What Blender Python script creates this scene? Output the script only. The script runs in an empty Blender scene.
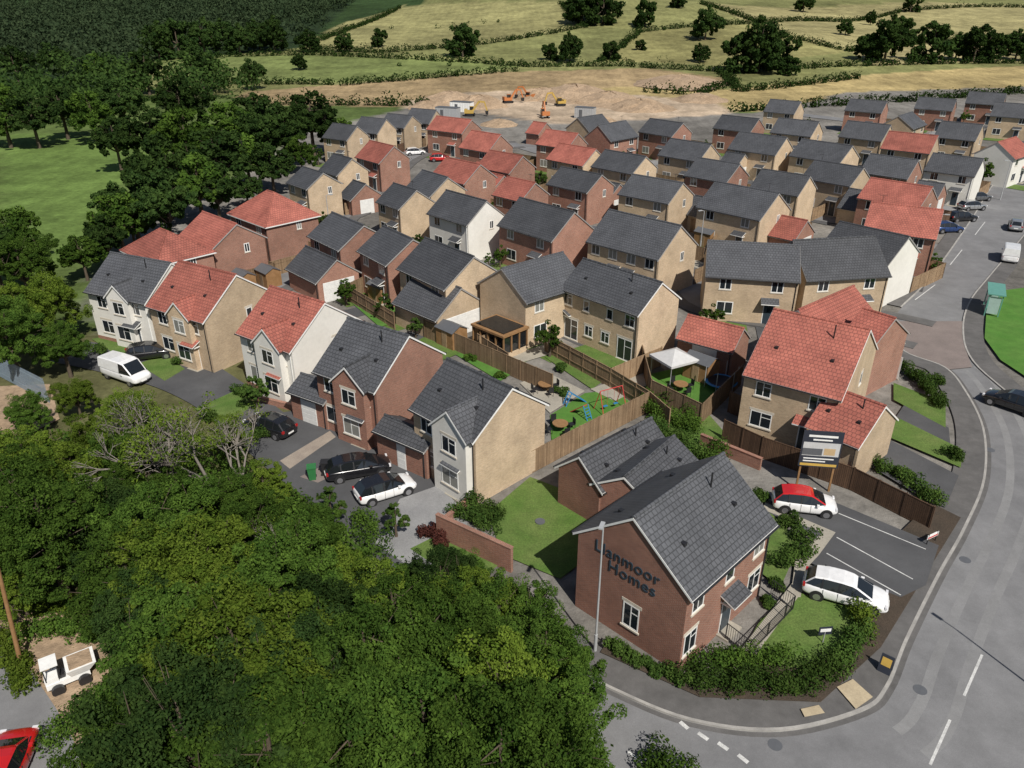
import bpy, math, random
import numpy as np
from mathutils import Vector, Matrix
random.seed(7); rng=np.random.default_rng(7)
D=bpy.data; scene=bpy.context.scene; COL=scene.collection
CAMH=30.0; P=math.radians(27); FPX=780.0
sp,cp=math.sin(P),math.cos(P)

# ------------------------------------------------------------------ survey helpers
def terr(x,y):
    s=np.maximum(0,y-255.0)
    z=s*s/(s+90.0)*0.075
    z=z+np.sin(x*0.011+1.0)*np.minimum(s*0.02,5)+np.sin(x*0.023+y*0.012)*np.minimum(s*0.01,2.5)
    far=np.maximum(0,y-700.0)
    z=z+far*0.10
    return np.minimum(z,170+10*np.sin(x*0.004))
def G(u,v,z=None):
    xc=(u-512)/FPX; yc=-(v-384)/FPX
    d=(xc, cp+yc*sp, -sp+yc*cp)
    if z is not None:
        t=(CAMH-z)/(-d[2]); return Vector((d[0]*t,d[1]*t,z))
    t=15.0
    while t<3500:
        if CAMH+d[2]*t<=float(terr(d[0]*t,d[1]*t)): break
        t*=1.02
    a,b=t/1.02,t
    for _ in range(22):
        m=(a+b)/2
        if CAMH+d[2]*m<=float(terr(d[0]*m,d[1]*m)): b=m
        else: a=m
    return Vector((d[0]*b,d[1]*b,float(terr(d[0]*b,d[1]*b))))
def catmull(pts,n=6,closed=False):
    P_=[Vector(p) for p in pts]; out=[]; N=len(P_)
    rngi=range(N) if closed else range(N-1)
    for i in rngi:
        if closed: p0,p1,p2,p3=P_[(i-1)%N],P_[i],P_[(i+1)%N],P_[(i+2)%N]
        else: p0,p1,p2,p3=P_[max(i-1,0)],P_[i],P_[i+1],P_[min(i+2,N-1)]
        for k in range(n):
            t=k/n
            out.append(0.5*((2*p1)+(p2-p0)*t+(2*p0-5*p1+4*p2-p3)*t*t+(3*p1-p0-3*p2+p3)*t*t*t))
    if not closed: out.append(P_[-1])
    return out

# ------------------------------------------------------------------ materials
def base(name):
    m=D.materials.new(name); m.use_nodes=True; nt=m.node_tree
    b=nt.nodes["Principled BSDF"]; return m,nt,b
def nd(nt,t,**k):
    n=nt.nodes.new(t)
    for a,b in k.items(): setattr(n,a,b)
    return n
def c4(c): return (c[0],c[1],c[2],1)
def coord(nt,kind):
    if kind=='pos': return nd(nt,'ShaderNodeNewGeometry').outputs['Position']
    t=nd(nt,'ShaderNodeTexCoord'); return t.outputs['UV' if kind=='uv' else 'Object']
def noise(nt,vec,scale,detail=5,rough=.6):
    n=nd(nt,'ShaderNodeTexNoise'); n.inputs['Scale'].default_value=scale; n.inputs['Detail'].default_value=detail
    n.inputs['Roughness'].default_value=rough; nt.links.new(vec,n.inputs['Vector']); return n.outputs['Fac']
def mrange(nt,val,a,b,lo=.3,hi=.7):
    n=nd(nt,'ShaderNodeMapRange'); nt.links.new(val,n.inputs['Value'])
    n.inputs['From Min'].default_value=lo; n.inputs['From Max'].default_value=hi
    n.inputs['To Min'].default_value=a; n.inputs['To Max'].default_value=b; return n.outputs['Result']
def mixc(nt,fac,a,b,mode='MIX'):
    n=nd(nt,'ShaderNodeMix',data_type='RGBA',blend_type=mode)
    for sock,val in ((n.inputs['Factor'],fac),(n.inputs['A'],a),(n.inputs['B'],b)):
        if isinstance(val,bpy.types.NodeSocket): nt.links.new(val,sock)
        else: sock.default_value=val if not isinstance(val,tuple) else c4(val)
    return n.outputs['Result']
def scalec(nt,col,val):
    n=nd(nt,'ShaderNodeVectorMath',operation='SCALE'); nt.links.new(col,n.inputs[0]); nt.links.new(val,n.inputs['Scale']); return n.outputs[0]
def bump(nt,b,h,strength,dist):
    n=nd(nt,'ShaderNodeBump'); n.inputs['Strength'].default_value=strength; n.inputs['Distance'].default_value=dist
    nt.links.new(h,n.inputs['Height']); nt.links.new(n.outputs['Normal'],b.inputs['Normal'])
def nmat(name,c1,c2,big=.3,small=6,rough=.9,bs=.3,bd=.02,kind='pos',spec=.3,var=.25,mid=None):
    m,nt,b=base(name); v=coord(nt,kind)
    f=mrange(nt,noise(nt,v,big,4),0,1)
    c=mixc(nt,f,c1,c2); s=noise(nt,v,small,6,.7)
    c=scalec(nt,c,mrange(nt,s,1-var,1+var))
    if mid: c=scalec(nt,c,mrange(nt,noise(nt,v,mid,5,.7),.84,1.16))
    nt.links.new(c,b.inputs['Base Color'])
    b.inputs['Roughness'].default_value=rough; b.inputs['Specular IOR Level'].default_value=spec
    if bs: bump(nt,b,s,bs,bd)
    return m
def plain(name,c,rough=.5,metal=0,spec=.5,coat=0):
    m,nt,b=base(name); v=coord(nt,'obj'); s=noise(nt,v,3,4)
    col=mixc(nt,.5,c,c); col=scalec(nt,col,mrange(nt,s,.92,1.08)); nt.links.new(col,b.inputs['Base Color'])
    b.inputs['Roughness'].default_value=rough; b.inputs['Metallic'].default_value=metal; b.inputs['Specular IOR Level'].default_value=spec
    b.inputs['Coat Weight'].default_value=coat
    return m
def brickmat(name,c1,c2,mort,bw=.225,rh=.075,ms=.012,rough=.85,bs=.3,off=.5,wx=.5,objvar=.16,wscale=.5,bd=.01):
    m,nt,b=base(name); v=coord(nt,'uv')
    t=nd(nt,'ShaderNodeTexBrick'); t.offset=off; nt.links.new(v,t.inputs['Vector'])
    t.inputs['Scale'].default_value=1; t.inputs['Brick Width'].default_value=bw; t.inputs['Row Height'].default_value=rh
    t.inputs['Mortar Size'].default_value=ms; t.inputs['Mortar Smooth'].default_value=.2; t.inputs['Bias'].default_value=0
    t.inputs['Color1'].default_value=c4(c1); t.inputs['Color2'].default_value=c4(c2); t.inputs['Mortar'].default_value=c4(mort)
    o=coord(nt,'pos')
    w=mrange(nt,noise(nt,o,wscale,5,.65),1-wx*.35,1+wx*.35)
    c=scalec(nt,t.outputs['Color'],w)
    f=mrange(nt,noise(nt,o,7,3,.7),.9,1.1); c=scalec(nt,c,f)
    oi=nd(nt,'ShaderNodeObjectInfo'); c=scalec(nt,c,mrange(nt,oi.outputs['Random'],1-objvar,1+objvar,0,1))
    nt.links.new(c,b.inputs['Base Color']); b.inputs['Roughness'].default_value=rough; b.inputs['Specular IOR Level'].default_value=.3
    inv=nd(nt,'ShaderNodeMath',operation='SUBTRACT'); inv.inputs[0].default_value=1; nt.links.new(t.outputs['Fac'],inv.inputs[1])
    bump(nt,b,inv.outputs[0],bs,bd)
    return m
def leafmat(name,dark,light,trans=.25):
    m=D.materials.new(name); m.use_nodes=True; nt=m.node_tree; nt.nodes.clear()
    a=nd(nt,'ShaderNodeAttribute',attribute_name='lc'); oi=nd(nt,'ShaderNodeObjectInfo')
    c=mixc(nt,a.outputs['Fac'],dark,light)
    c=scalec(nt,c,mrange(nt,oi.outputs['Random'],.68,1.3,0,1))
    d=nd(nt,'ShaderNodeBsdfDiffuse'); nt.links.new(c,d.inputs['Color'])
    t=nd(nt,'ShaderNodeBsdfTranslucent'); c2=scalec(nt,c,mrange(nt,a.outputs['Fac'],1.1,1.3,0,1)); nt.links.new(c2,t.inputs['Color'])
    mx=nd(nt,'ShaderNodeMixShader'); mx.inputs[0].default_value=trans; nt.links.new(d.outputs[0],mx.inputs[1]); nt.links.new(t.outputs[0],mx.inputs[2])
    o=nd(nt,'ShaderNodeOutputMaterial'); nt.links.new(mx.outputs[0],o.inputs['Surface'])
    return m
MT={}
MT['b']=brickmat('red_brick',(.31,.125,.082),(.225,.085,.058),(.32,.25,.20))
MT['c']=brickmat('buff_brick',(.52,.385,.245),(.42,.30,.185),(.47,.40,.31))
MT['w']=nmat('white_render',(.74,.72,.67),(.66,.64,.59),.5,3,.85,.05,.01,var=.05)
MT['y']=nmat('cream_render',(.66,.58,.44),(.6,.52,.39),.5,3,.85,.05,.01,var=.05)
MT['d']=brickmat('grey_tiles',(.086,.089,.098),(.071,.074,.082),(.042,.044,.048),.30,.30,.028,.6,.7,.5,.5,.18,.5,.02)
MT['r']=brickmat('red_tiles',(.37,.125,.092),(.31,.10,.076),(.20,.07,.055),.30,.30,.028,.75,.7,.5,.7,.15,.5,.02)
MT['upvc']=plain('white_upvc',(.78,.78,.76),.35)
MT['verge']=plain('verge_mortar',(.30,.29,.28),.7)
MT['stone']=plain('cast_stone',(.55,.5,.42),.8)
MT['glass']=plain('window_glass',(.015,.02,.025),.06,0,.9)
MT['glass2']=plain('window_blinds',(.22,.22,.2),.15,0,.7)
MT['black']=plain('black_plastic',(.02,.02,.022),.4)
MT['rubber']=plain('rubber',(.015,.015,.016),.8)
MT['lead']=plain('lead_grey',(.10,.105,.115),.6)
MT['letter']=plain('lettering_blue_grey',(.035,.055,.075),.4)
MT['metal']=plain('galvanised',(.42,.43,.44),.5,.2)
MT['alloy']=plain('alloy',(.45,.45,.47),.3,.8)
MT['doorb']=plain('dark_door',(.03,.045,.06),.4)
MT['doorw']=plain('garage_door_white',(.72,.72,.7),.45)
MT['fence']=brickmat('fence_boards',(.33,.23,.14),(.22,.145,.085),(.06,.04,.025),.12,8.0,.012,.9,.5,0,.6,.25,.8)
MT['fenced']=brickmat('fence_boards_dark',(.13,.075,.045),(.09,.052,.032),(.03,.02,.015),.12,8.0,.012,.9,.5,0,.6,.2,.8)
MT['road']=nmat('road_asphalt',(.205,.205,.208),(.16,.16,.165),.10,30,.9,.25,.01,var=.16,mid=.5)
MT['roadw']=nmat('road_asphalt_worn',(.235,.235,.235),(.19,.19,.192),.15,30,.9,.25,.01,var=.16,mid=.6)
MT['roadd']=nmat('dark_tarmac',(.095,.096,.10),(.065,.066,.07),.3,30,.9,.25,.01,var=.18,mid=1.2)
MT['pave']=nmat('pavement_tarmac',(.13,.125,.122),(.095,.092,.09),.35,25,.9,.25,.01,var=.15,mid=1.5)
MT['kerb']=nmat('kerb_stone',(.38,.365,.34),(.28,.27,.255),1.5,12,.85,.1,.01,var=.15,mid=.8)
MT['slab']=nmat('paving_slabs',(.38,.35,.29),(.28,.26,.22),.6,8,.85,.1,.01,var=.15)
MT['block']=nmat('block_paving_grey',(.28,.28,.28),(.2,.2,.205),.5,14,.85,.2,.01,var=.2)
MT['blockr']=nmat('block_paving_red',(.23,.19,.175),(.18,.15,.138),.5,14,.85,.2,.01,var=.2)
MT['paint']=nmat('road_paint',(.66,.66,.64),(.42,.42,.41),1.5,15,.7,0,var=.25)
MT['lawn']=nmat('lawn',(.066,.135,.022),(.12,.165,.045),.35,9,.95,.6,.04,var=.35,mid=1.3)
MT['turf']=nmat('bright_turf',(.065,.175,.025),(.09,.19,.035),.4,14,.95,.4,.03,var=.22,mid=1.0)
MT['soil']=nmat('bare_soil',(.38,.28,.19),(.28,.2,.13),.2,2,.95,.8,.15,var=.3,mid=.6)
MT['mulch']=nmat('bark_mulch',(.075,.055,.04),(.05,.04,.03),.8,14,.95,.6,.04,var=.4)
MT['gravel']=nmat('gravel',(.34,.29,.24),(.24,.2,.17),.8,18,.95,.5,.03,var=.3)
MT['bark']=nmat('bark',(.11,.085,.06),(.07,.055,.04),2,9,.95,.6,.03,'obj')
MT['barkg']=nmat('grey_bark',(.24,.22,.19),(.16,.14,.12),2,9,.95,.6,.03,'obj')
MT['leafA']=leafmat('leaf_green',(.028,.062,.012),(.092,.155,.026))
MT['leafB']=leafmat('leaf_yellow_green',(.058,.105,.014),(.16,.22,.032))
MT['leafC']=leafmat('leaf_dark',(.014,.032,.010),(.048,.082,.020),.18)
MT['leafD']=leafmat('leaf_distant',(.018,.032,.016),(.044,.064,.030),.12)
MT['leafH']=leafmat('leaf_hedge',(.028,.062,.014),(.08,.13,.028),.18)
MT['leafR']=leafmat('leaf_red_plum',(.05,.02,.018),(.11,.04,.03),.15)
MT['cwhite']=plain('car_paint_white',(.78,.78,.78),.25,0,.5,1)
MT['cblack']=plain('car_paint_black',(.012,.012,.014),.2,0,.5,1)
MT['cred']=plain('car_paint_red',(.5,.015,.015),.25,0,.5,1)
MT['cgrey']=plain('car_paint_grey',(.14,.145,.155),.25,.5,.5,1)
MT['cblue']=plain('car_paint_blue',(.02,.05,.16),.25,.3,.5,1)
MT['csilver']=plain('car_paint_silver',(.42,.43,.44),.25,.6,.5,1)
MT['canopy']=plain('canopy_fabric',(.5,.5,.5),.8)
MT['pal']=plain('palisade_blue_grey',(.22,.28,.34),.5)
MT['cglass']=plain('car_glass',(.012,.014,.016),.04,0,1)
MT['lampw']=plain('headlamp',(.7,.7,.72),.1,0,1)
MT['lampr']=plain('tail_lamp',(.35,.01,.01),.15,0,1)
MT['orange']=plain('machine_orange',(.45,.16,.05),.6)
MT['yellow']=plain('machine_yellow',(.45,.30,.07),.6)
MT['green']=plain('bin_green',(.03,.16,.05),.5)
MT['navy']=plain('sign_navy',(.03,.035,.05),.4)
MT['tan']=plain('sign_tan',(.5,.36,.2),.5)
MT['tact']=nmat('tactile_slabs',(.48,.40,.27),(.38,.31,.21),1,12,.85,.3,.01,var=.15)
MT['signw']=plain('sign_white',(.8,.8,.78),.4)
MT['signg']=plain('sign_gold',(.55,.36,.08),.4)
MT['teal']=plain('shelter_green',(.12,.30,.25),.4)
MT['sglass']=plain('shelter_glass',(.35,.46,.44),.1,0,.9)
MT['blue']=plain('blue_plastic',(.03,.2,.42),.4)
MT['pink']=plain('red_toy',(.5,.05,.05),.4)
MT['wood']=nmat('oak_wood',(.30,.17,.08),(.22,.12,.05),3,12,.8,.1,.01,'obj',var=.15)

# ------------------------------------------------------------------ mesh builder
class MB:
    def __init__(s): s.v=[];s.f=[];s.m=[];s.uv=[]
    def face(s,pts,mi=0):
        pts=[Vector(p) for p in pts]; n=Vector((0,0,0))
        for i in range(len(pts)):
            a,b=pts[i],pts[(i+1)%len(pts)]; n+=a.cross(b)
        if n.length<1e-9: return
        n.normalize(); e1=(pts[1]-pts[0]).normalized(); e2=n.cross(e1)
        k=len(s.v); s.v+=pts; s.f.append(tuple(range(k,k+len(pts)))); s.m.append(mi)
        s.uv+=[(p.dot(e1),p.dot(e2)) for p in pts]
    def hexa(s,c,mi=0,skip=()):
        for i,q in enumerate(((0,1,5,4),(1,2,6,5),(2,3,7,6),(3,0,4,7),(4,5,6,7),(3,2,1,0))):
            if i not in skip: s.face([c[j] for j in q],mi)
    def box(s,x0,x1,y0,y1,z0,z1,mi=0,M=None,skip=()):
        c=[(x0,y0,z0),(x1,y0,z0),(x1,y1,z0),(x0,y1,z0),(x0,y0,z1),(x1,y0,z1),(x1,y1,z1),(x0,y1,z1)]
        if M is not None: c=[M@Vector(p) for p in c]
        s.hexa(c,mi,skip)
    def cyl(s,p0,p1,r0,r1=None,n=10,mi=0,cap=True):
        p0,p1=Vector(p0),Vector(p1); r1=r0 if r1 is None else r1
        d=(p1-p0).normalized(); a=d.orthogonal().normalized(); b=d.cross(a)
        A=[p0+(a*math.cos(2*math.pi*i/n)+b*math.sin(2*math.pi*i/n))*r0 for i in range(n)]
        B=[p1+(a*math.cos(2*math.pi*i/n)+b*math.sin(2*math.pi*i/n))*r1 for i in range(n)]
        for i in range(n):
            j=(i+1)%n; s.face([A[i],A[j],B[j],B[i]],mi)
        if cap: s.face(A[::-1],mi); s.face(B,mi)
    def obj(s,name,mats,parent=None,smooth=False,loc=None,rot=None):
        me=D.meshes.new(name); me.from_pydata(s.v,[],s.f)
        for m in mats: me.materials.append(MT[m] if isinstance(m,str) else m)
        me.polygons.foreach_set('material_index',s.m)
        uvl=me.uv_layers.new(name='UVMap'); uvl.data.foreach_set('uv',np.array(s.uv,dtype=np.float32).ravel())
        if smooth: me.polygons.foreach_set('use_smooth',[True]*len(s.f))
        o=D.objects.new(name,me); COL.objects.link(o)
        if parent: o.parent=parent
        if loc is not None: o.location=loc
        if rot is not None: o.rotation_euler=(0,0,rot)
        return o
def empty(name,loc,rot=0):
    e=D.objects.new(name,None); e.empty_display_size=.5; e.location=loc; e.rotation_euler=(0,0,rot); COL.objects.link(e); return e

_k=[0]
def patch(name,px,mat,z=.02,smooth=0,world=False):
    _k[0]+=1; z=z+_k[0]*.0003
    pts=[Vector(p) if world else G(p[0],p[1],0) for p in px]
    if smooth: pts=catmull(pts,smooth,True)
    ar=sum(pts[i].x*pts[(i+1)%len(pts)].y-pts[(i+1)%len(pts)].x*pts[i].y for i in range(len(pts)))
    if ar<0: pts=pts[::-1]
    mb=MB(); mb.face([(p.x,p.y,z) for p in pts]); return mb.obj(name,[mat])
def offset_line(pts,d):
    out=[]
    for i,p in enumerate(pts):
        a=pts[max(i-1,0)];b=pts[min(i+1,len(pts)-1)]; t=(b-a); t.z=0; t.normalize()
        out.append(p+Vector((-t.y,t.x,0))*d)
    return out
def ribbon(name,pts,o0,o1,z0,z1,mat,step=False):
    A=offset_line(pts,o0);B=offset_line(pts,o1); mb=MB()
    for i in range(len(pts)-1):
        a,b,c,d=A[i],A[i+1],B[i+1],B[i]
        if o1<o0: a,b,c,d=d,c,b,a
        f=lambda p,z:(p.x,p.y,z)
        mb.face([f(a,z1),f(b,z1),f(c,z1),f(d,z1)])
        if step:
            mb.face([f(a,z0),f(b,z0),f(b,z1),f(a,z1)]); mb.face([f(c,z0),f(d,z0),f(d,z1),f(c,z1)])
    return mb.obj(name,[mat])
def road(name,px,w,mat='road',pave=True):
    _k[0]+=1
    pts=catmull([G(p[0],p[1],0) for p in px],6)
    ribbon(name,pts,-w/2,w/2,0,.03+_k[0]*.0003,mat)
    if pave:
        for sgn in (-1,1):
            _k[0]+=1
            ribbon('pavement',pts,sgn*w/2,sgn*(w/2+1.6),0,.10+_k[0]*.0003,'pave',True)

# ------------------------------------------------------------------ terrain
xs=np.unique(np.concatenate([[-4000,-2500,-1600,-1000,-700],np.arange(-500,700,3.0),[800,1100,1700,2600,4000]]))
ys=np.unique(np.concatenate([[-1500,-600,-200,-60],np.arange(0,520,3.0),np.arange(525,900,12.0),[950,1050,1200,1500,2000,3000,4500]]))
XX,YY=np.meshgrid(xs,ys); ZZ=terr(XX,YY)
nx,ny=len(xs),len(ys)
co=np.stack([XX.ravel(),YY.ravel(),ZZ.ravel()],1)
idx=np.arange(nx*ny).reshape(ny,nx)
quads=np.stack([idx[:-1,:-1].ravel(),idx[:-1,1:].ravel(),idx[1:,1:].ravel(),idx[1:,:-1].ravel()],1)
def np_mesh(name,co,quads,mats,matidx=None,lc=None,smooth=False):
    me=D.meshes.new(name); n=len(quads)
    me.vertices.add(len(co)); me.vertices.foreach_set('co',co.astype(np.float32).ravel())
    me.loops.add(n*4); me.polygons.add(n)
    me.polygons.foreach_set('loop_start',np.arange(0,n*4,4,dtype=np.int32))
    me.loops.foreach_set('vertex_index',quads.astype(np.int32).ravel())
    for m in mats: me.materials.append(MT[m] if isinstance(m,str) else m)
    if matidx is not None: me.polygons.foreach_set('material_index',matidx.astype(np.int32))
    if lc is not None:
        a=me.attributes.new('lc','FLOAT','FACE'); a.data.foreach_set('value',lc.astype(np.float32))
    me.update(calc_edges=True)
    if smooth: me.polygons.foreach_set('use_smooth',np.ones(n,dtype=bool))
    return me
def pip(px,py,poly):
    ins=np.zeros(px.shape,bool); n=len(poly)
    for i in range(n):
        x1,y1=poly[i];x2,y2=poly[(i+1)%n]
        if y1==y2: continue
        c=((y1>py)!=(y2>py))&(px<(x2-x1)*(py-y1)/(y2-y1)+x1); ins^=c
    return ins
ZC=np.zeros((nx*ny,3)); ZC[:]=(.095,.135,.04)
px_=co[:,0];py_=co[:,1]
ZC[py_>255]=(.17,.175,.07)
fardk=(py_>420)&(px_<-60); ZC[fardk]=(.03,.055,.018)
ZC[(py_>700)]=(.16,.165,.07)
zones=[
 ([(0,133),(75,135),(150,150),(170,168),(110,190),(92,235),(100,262),(0,270)],(.105,.16,.042)),
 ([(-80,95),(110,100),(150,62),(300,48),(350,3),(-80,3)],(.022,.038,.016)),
 ([(145,57),(310,55),(460,60),(530,66),(350,82),(190,80)],(.145,.175,.06)),
 ([(305,45),(345,22),(400,6),(470,2),(560,2),(580,28),(470,45),(380,50)],(.24,.225,.10)),
 ([(240,92),(500,72),(650,68),(735,80),(640,90),(430,108),(240,104)],(.29,.215,.12)),
 ([(540,95),(620,86),(720,90),(860,75),(1024,66),(1060,95),(850,106),(740,112),(640,115)],(.35,.275,.13)),
 ([(590,2),(700,2),(760,20),(640,30),(585,26)],(.21,.21,.085)),
 ([(700,2),(1060,2),(1060,30),(850,50),(760,30)],(.28,.25,.12)),
 ([(640,32),(760,24),(850,52),(720,66),(600,60)],(.23,.215,.09)),
 ([(850,50),(1060,32),(1060,62),(870,66)],(.30,.26,.13)),
 ([(400,104),(440,94),(560,88),(650,96),(720,104),(740,118),(680,135),(560,140),(420,124)],(.42,.33,.24)),
 ([(95,300),(120,225),(240,180),(310,130),(430,104),(560,125),(760,112),(850,92),(1060,86),(1100,240),(1100,800),(560,690),(250,430)],(.18,.17,.155)),
 ([(0,385),(60,385),(70,420),(40,450),(0,440)],(.16,.12,.06)),
]
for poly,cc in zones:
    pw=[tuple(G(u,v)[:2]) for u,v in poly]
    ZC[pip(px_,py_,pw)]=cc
ZC[(py_<70)&(px_<-12)&(py_<58+px_*-.35)]=(.10,.10,.045)
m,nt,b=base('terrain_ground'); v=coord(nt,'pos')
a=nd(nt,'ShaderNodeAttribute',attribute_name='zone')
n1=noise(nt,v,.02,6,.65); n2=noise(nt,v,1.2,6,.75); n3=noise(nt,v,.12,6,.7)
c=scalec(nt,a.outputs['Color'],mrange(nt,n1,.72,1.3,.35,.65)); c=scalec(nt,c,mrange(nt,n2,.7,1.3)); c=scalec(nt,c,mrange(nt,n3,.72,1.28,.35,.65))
wv=nd(nt,'ShaderNodeTexWave'); wv.inputs['Scale'].default_value=.09; wv.inputs['Distortion'].default_value=6; nt.links.new(v,wv.inputs['Vector'])
c=scalec(nt,c,mrange(nt,wv.outputs['Fac'],.95,1.05,0,1))
nt.links.new(c,b.inputs['Base Color']); b.inputs['Roughness'].default_value=.95; b.inputs['Specular IOR Level'].default_value=.1
bump(nt,b,n2,.8,.15); MT['terrain']=m
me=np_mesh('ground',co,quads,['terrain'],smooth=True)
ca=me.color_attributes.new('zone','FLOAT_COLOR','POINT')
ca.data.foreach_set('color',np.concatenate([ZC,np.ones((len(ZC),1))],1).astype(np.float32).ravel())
o=D.objects.new('ground',me); COL.objects.link(o)

# ------------------------------------------------------------------ foliage
def leaves(cent,rad,nper,size,flat=.8,up=.25):
    cent=np.asarray(cent,float); rad=np.asarray(rad,float)
    nb=len(cent); bi=np.repeat(np.arange(nb),nper); n=len(bi)
    d=rng.normal(size=(n,3)); d/=np.linalg.norm(d,axis=1)[:,None]
    rr=rad[bi]*(rng.uniform(.25,1.0,n)**.45)
    pos=cent[bi]+d*rr[:,None]*np.array([1,1,flat])
    nrm=d*.8+rng.normal(size=(n,3))*.55+np.array([0,0,up]); nrm/=np.linalg.norm(nrm,axis=1)[:,None]
    t=np.cross(nrm,rng.normal(size=(n,3))); t/=np.linalg.norm(t,axis=1)[:,None]; b=np.cross(nrm,t)
    s=size*rng.uniform(.6,1.3,n)[:,None]
    q=np.stack([pos-t*s,pos-b*s*.55+t*s*.1,pos+t*s,pos+b*s*.55+t*s*.1],1).reshape(-1,3)
    blobv=rng.uniform(0,1,nb)[bi]
    lc=np.clip(.5*blobv+.5*rng.uniform(0,1,n),0,1)
    return q,np.arange(n*4).reshape(-1,4),lc
def branches(segs,n=7):
    V=[];Q=[]
    for p0,p1,r0,r1 in segs:
        p0=Vector(p0);p1=Vector(p1);d=(p1-p0).normalized();a=d.orthogonal().normalized();b=d.cross(a);k=len(V)
        for p,r in ((p0,r0),(p1,r1)):
            for i in range(n):
                w=2*math.pi*i/n; V.append(p+(a*math.cos(w)+b*math.sin(w))*r)
        for i in range(n):
            j=(i+1)%n; Q.append((k+i,k+j,k+n+j,k+n+i))
    return np.array([tuple(v) for v in V]),np.array(Q)
def tree_mesh(name,H,R,nlobe,bpl,nper,size,leaf='leafA',bark='bark',sparse=1.0,low=.22):
    segs=[];cents=[];rads=[]
    th=H*.35; top=Vector((random.uniform(-.3,.3),random.uniform(-.3,.3),H*.8))
    fork=Vector((0,0,th)); r=H*.024+.05
    segs.append(((0,0,-.3),(0,0,th*.5),r*1.3,r)); segs.append(((0,0,th*.5),fork,r,r*.85)); segs.append((fork,top,r*.8,r*.2))
    lobes=[(Vector((0,0,H*.74)),R*.58)]
    for i in range(nlobe):
        a=2*math.pi*i/nlobe+random.uniform(-.35,.35)+(.5 if i%2 else 0); rr=R*random.uniform(.42,.75)
        z=H*random.uniform(low+.16,.74); lr=R*random.uniform(.30,.48)
        lobes.append((Vector((math.cos(a)*rr,math.sin(a)*rr,z)),lr))
    for c,lr in lobes:
        mid=fork.lerp(c,.5)+Vector((0,0,-.2)); segs.append((fork,mid,r*.5,r*.3)); segs.append((mid,c,r*.3,r*.08))
        for _ in range(4):
            e=c+Vector((random.uniform(-1,1),random.uniform(-1,1),random.uniform(-.5,1))).normalized()*lr*.9
            segs.append((mid.lerp(c,random.uniform(.3,1)),e,r*.14,r*.04))
        for _ in range(bpl):
            d=Vector((random.gauss(0,1),random.gauss(0,1),random.gauss(0,1)+.25)).normalized()
            q=c+Vector((d.x,d.y,d.z*.85))*lr*random.uniform(.55,1.15)
            cents.append(tuple(q)); rads.append(lr*random.uniform(.18,.40)*sparse)
    lv,lq,lc=leaves(cents,rads,nper,size)
    bv,bq=branches(segs)
    co=np.concatenate([lv,bv]);q=np.concatenate([lq,bq+len(lv)])
    mi=np.concatenate([np.zeros(len(lq)),np.ones(len(bq))]); l=np.concatenate([lc,np.zeros(len(bq))])
    return np_mesh(name,co,q,[leaf,bark],mi,l)
def bare_tree(name,H):
    segs=[];cents=[]
    def grow(p,d,l,r,dep):
        e=p+d*l; segs.append((p,e,r,r*.7))
        if dep==0: cents.append(tuple(e)); return
        for _ in range(3):
            nd_=(d+Vector((random.gauss(0,.5),random.gauss(0,.5),random.gauss(.05,.3)))).normalized()
            grow(e,nd_,l*random.uniform(.62,.85),r*.6,dep-1)
    grow(Vector((0,0,-.2)),Vector((.05,.02,1)),H*.28,.2,5)
    sel=[c for c in cents if random.random()<.35]
    lv,lq,lc=leaves(sel,[.45]*len(sel),20,.09)
    bv,bq=branches(segs,5)
    co=np.concatenate([lv,bv]);q=np.concatenate([lq,bq+len(lv)])
    return np_mesh(name,co,q,['leafB','barkg'],np.concatenate([np.zeros(len(lq)),np.ones(len(bq))]),np.concatenate([lc,np.zeros(len(bq))]))
NEAR=[tree_mesh('broadleaf_a',12,4.9,11,24,230,.105,'leafA'),tree_mesh('broadleaf_b',12,4.6,10,24,230,.105,'leafA'),
      tree_mesh('broadleaf_c',12,5.2,12,22,230,.10,'leafC',sparse=.95)]
NEARY=[tree_mesh('ash_a',11,4.8,11,22,210,.11,'leafB'),tree_mesh('ash_b',10,4.5,10,22,210,.11,'leafB',sparse=.9)]
MID=[tree_mesh('oak_a',12,5.5,9,16,80,.33,'leafC'),tree_mesh('oak_b',12,5.0,8,16,80,.33,'leafC'),tree_mesh('oak_c',11,5,8,16,80,.32,'leafA')]
FAR=[tree_mesh('far_oak_a',12,6.5,9,16,60,.5,'leafC',sparse=1.15,low=-.05),tree_mesh('far_oak_b',12,6,9,16,60,.5,'leafC',sparse=1.15,low=-.05)]
SMALL=[tree_mesh('young_a',4,1.6,6,10,60,.12,'leafA'),tree_mesh('young_b',4,1.4,6,10,60,.12,'leafH')]
def inst(me,name,p,s):
    o=D.objects.new(name,me); o.location=p; o.scale=(s*random.uniform(.92,1.1),s*random.uniform(.92,1.1),s*random.uniform(.88,1.1)); o.rotation_euler=(0,0,random.uniform(0,6.28)); COL.objects.link(o); return o
def put_tree(me,name,u,v,s,frac=.6,H=12,jit=0):
    z=H*s*frac
    if v>95: p=G(u,v,z); p.z=0
    else: p=G(u,v)
    return inst(me,name,p,s)
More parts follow.
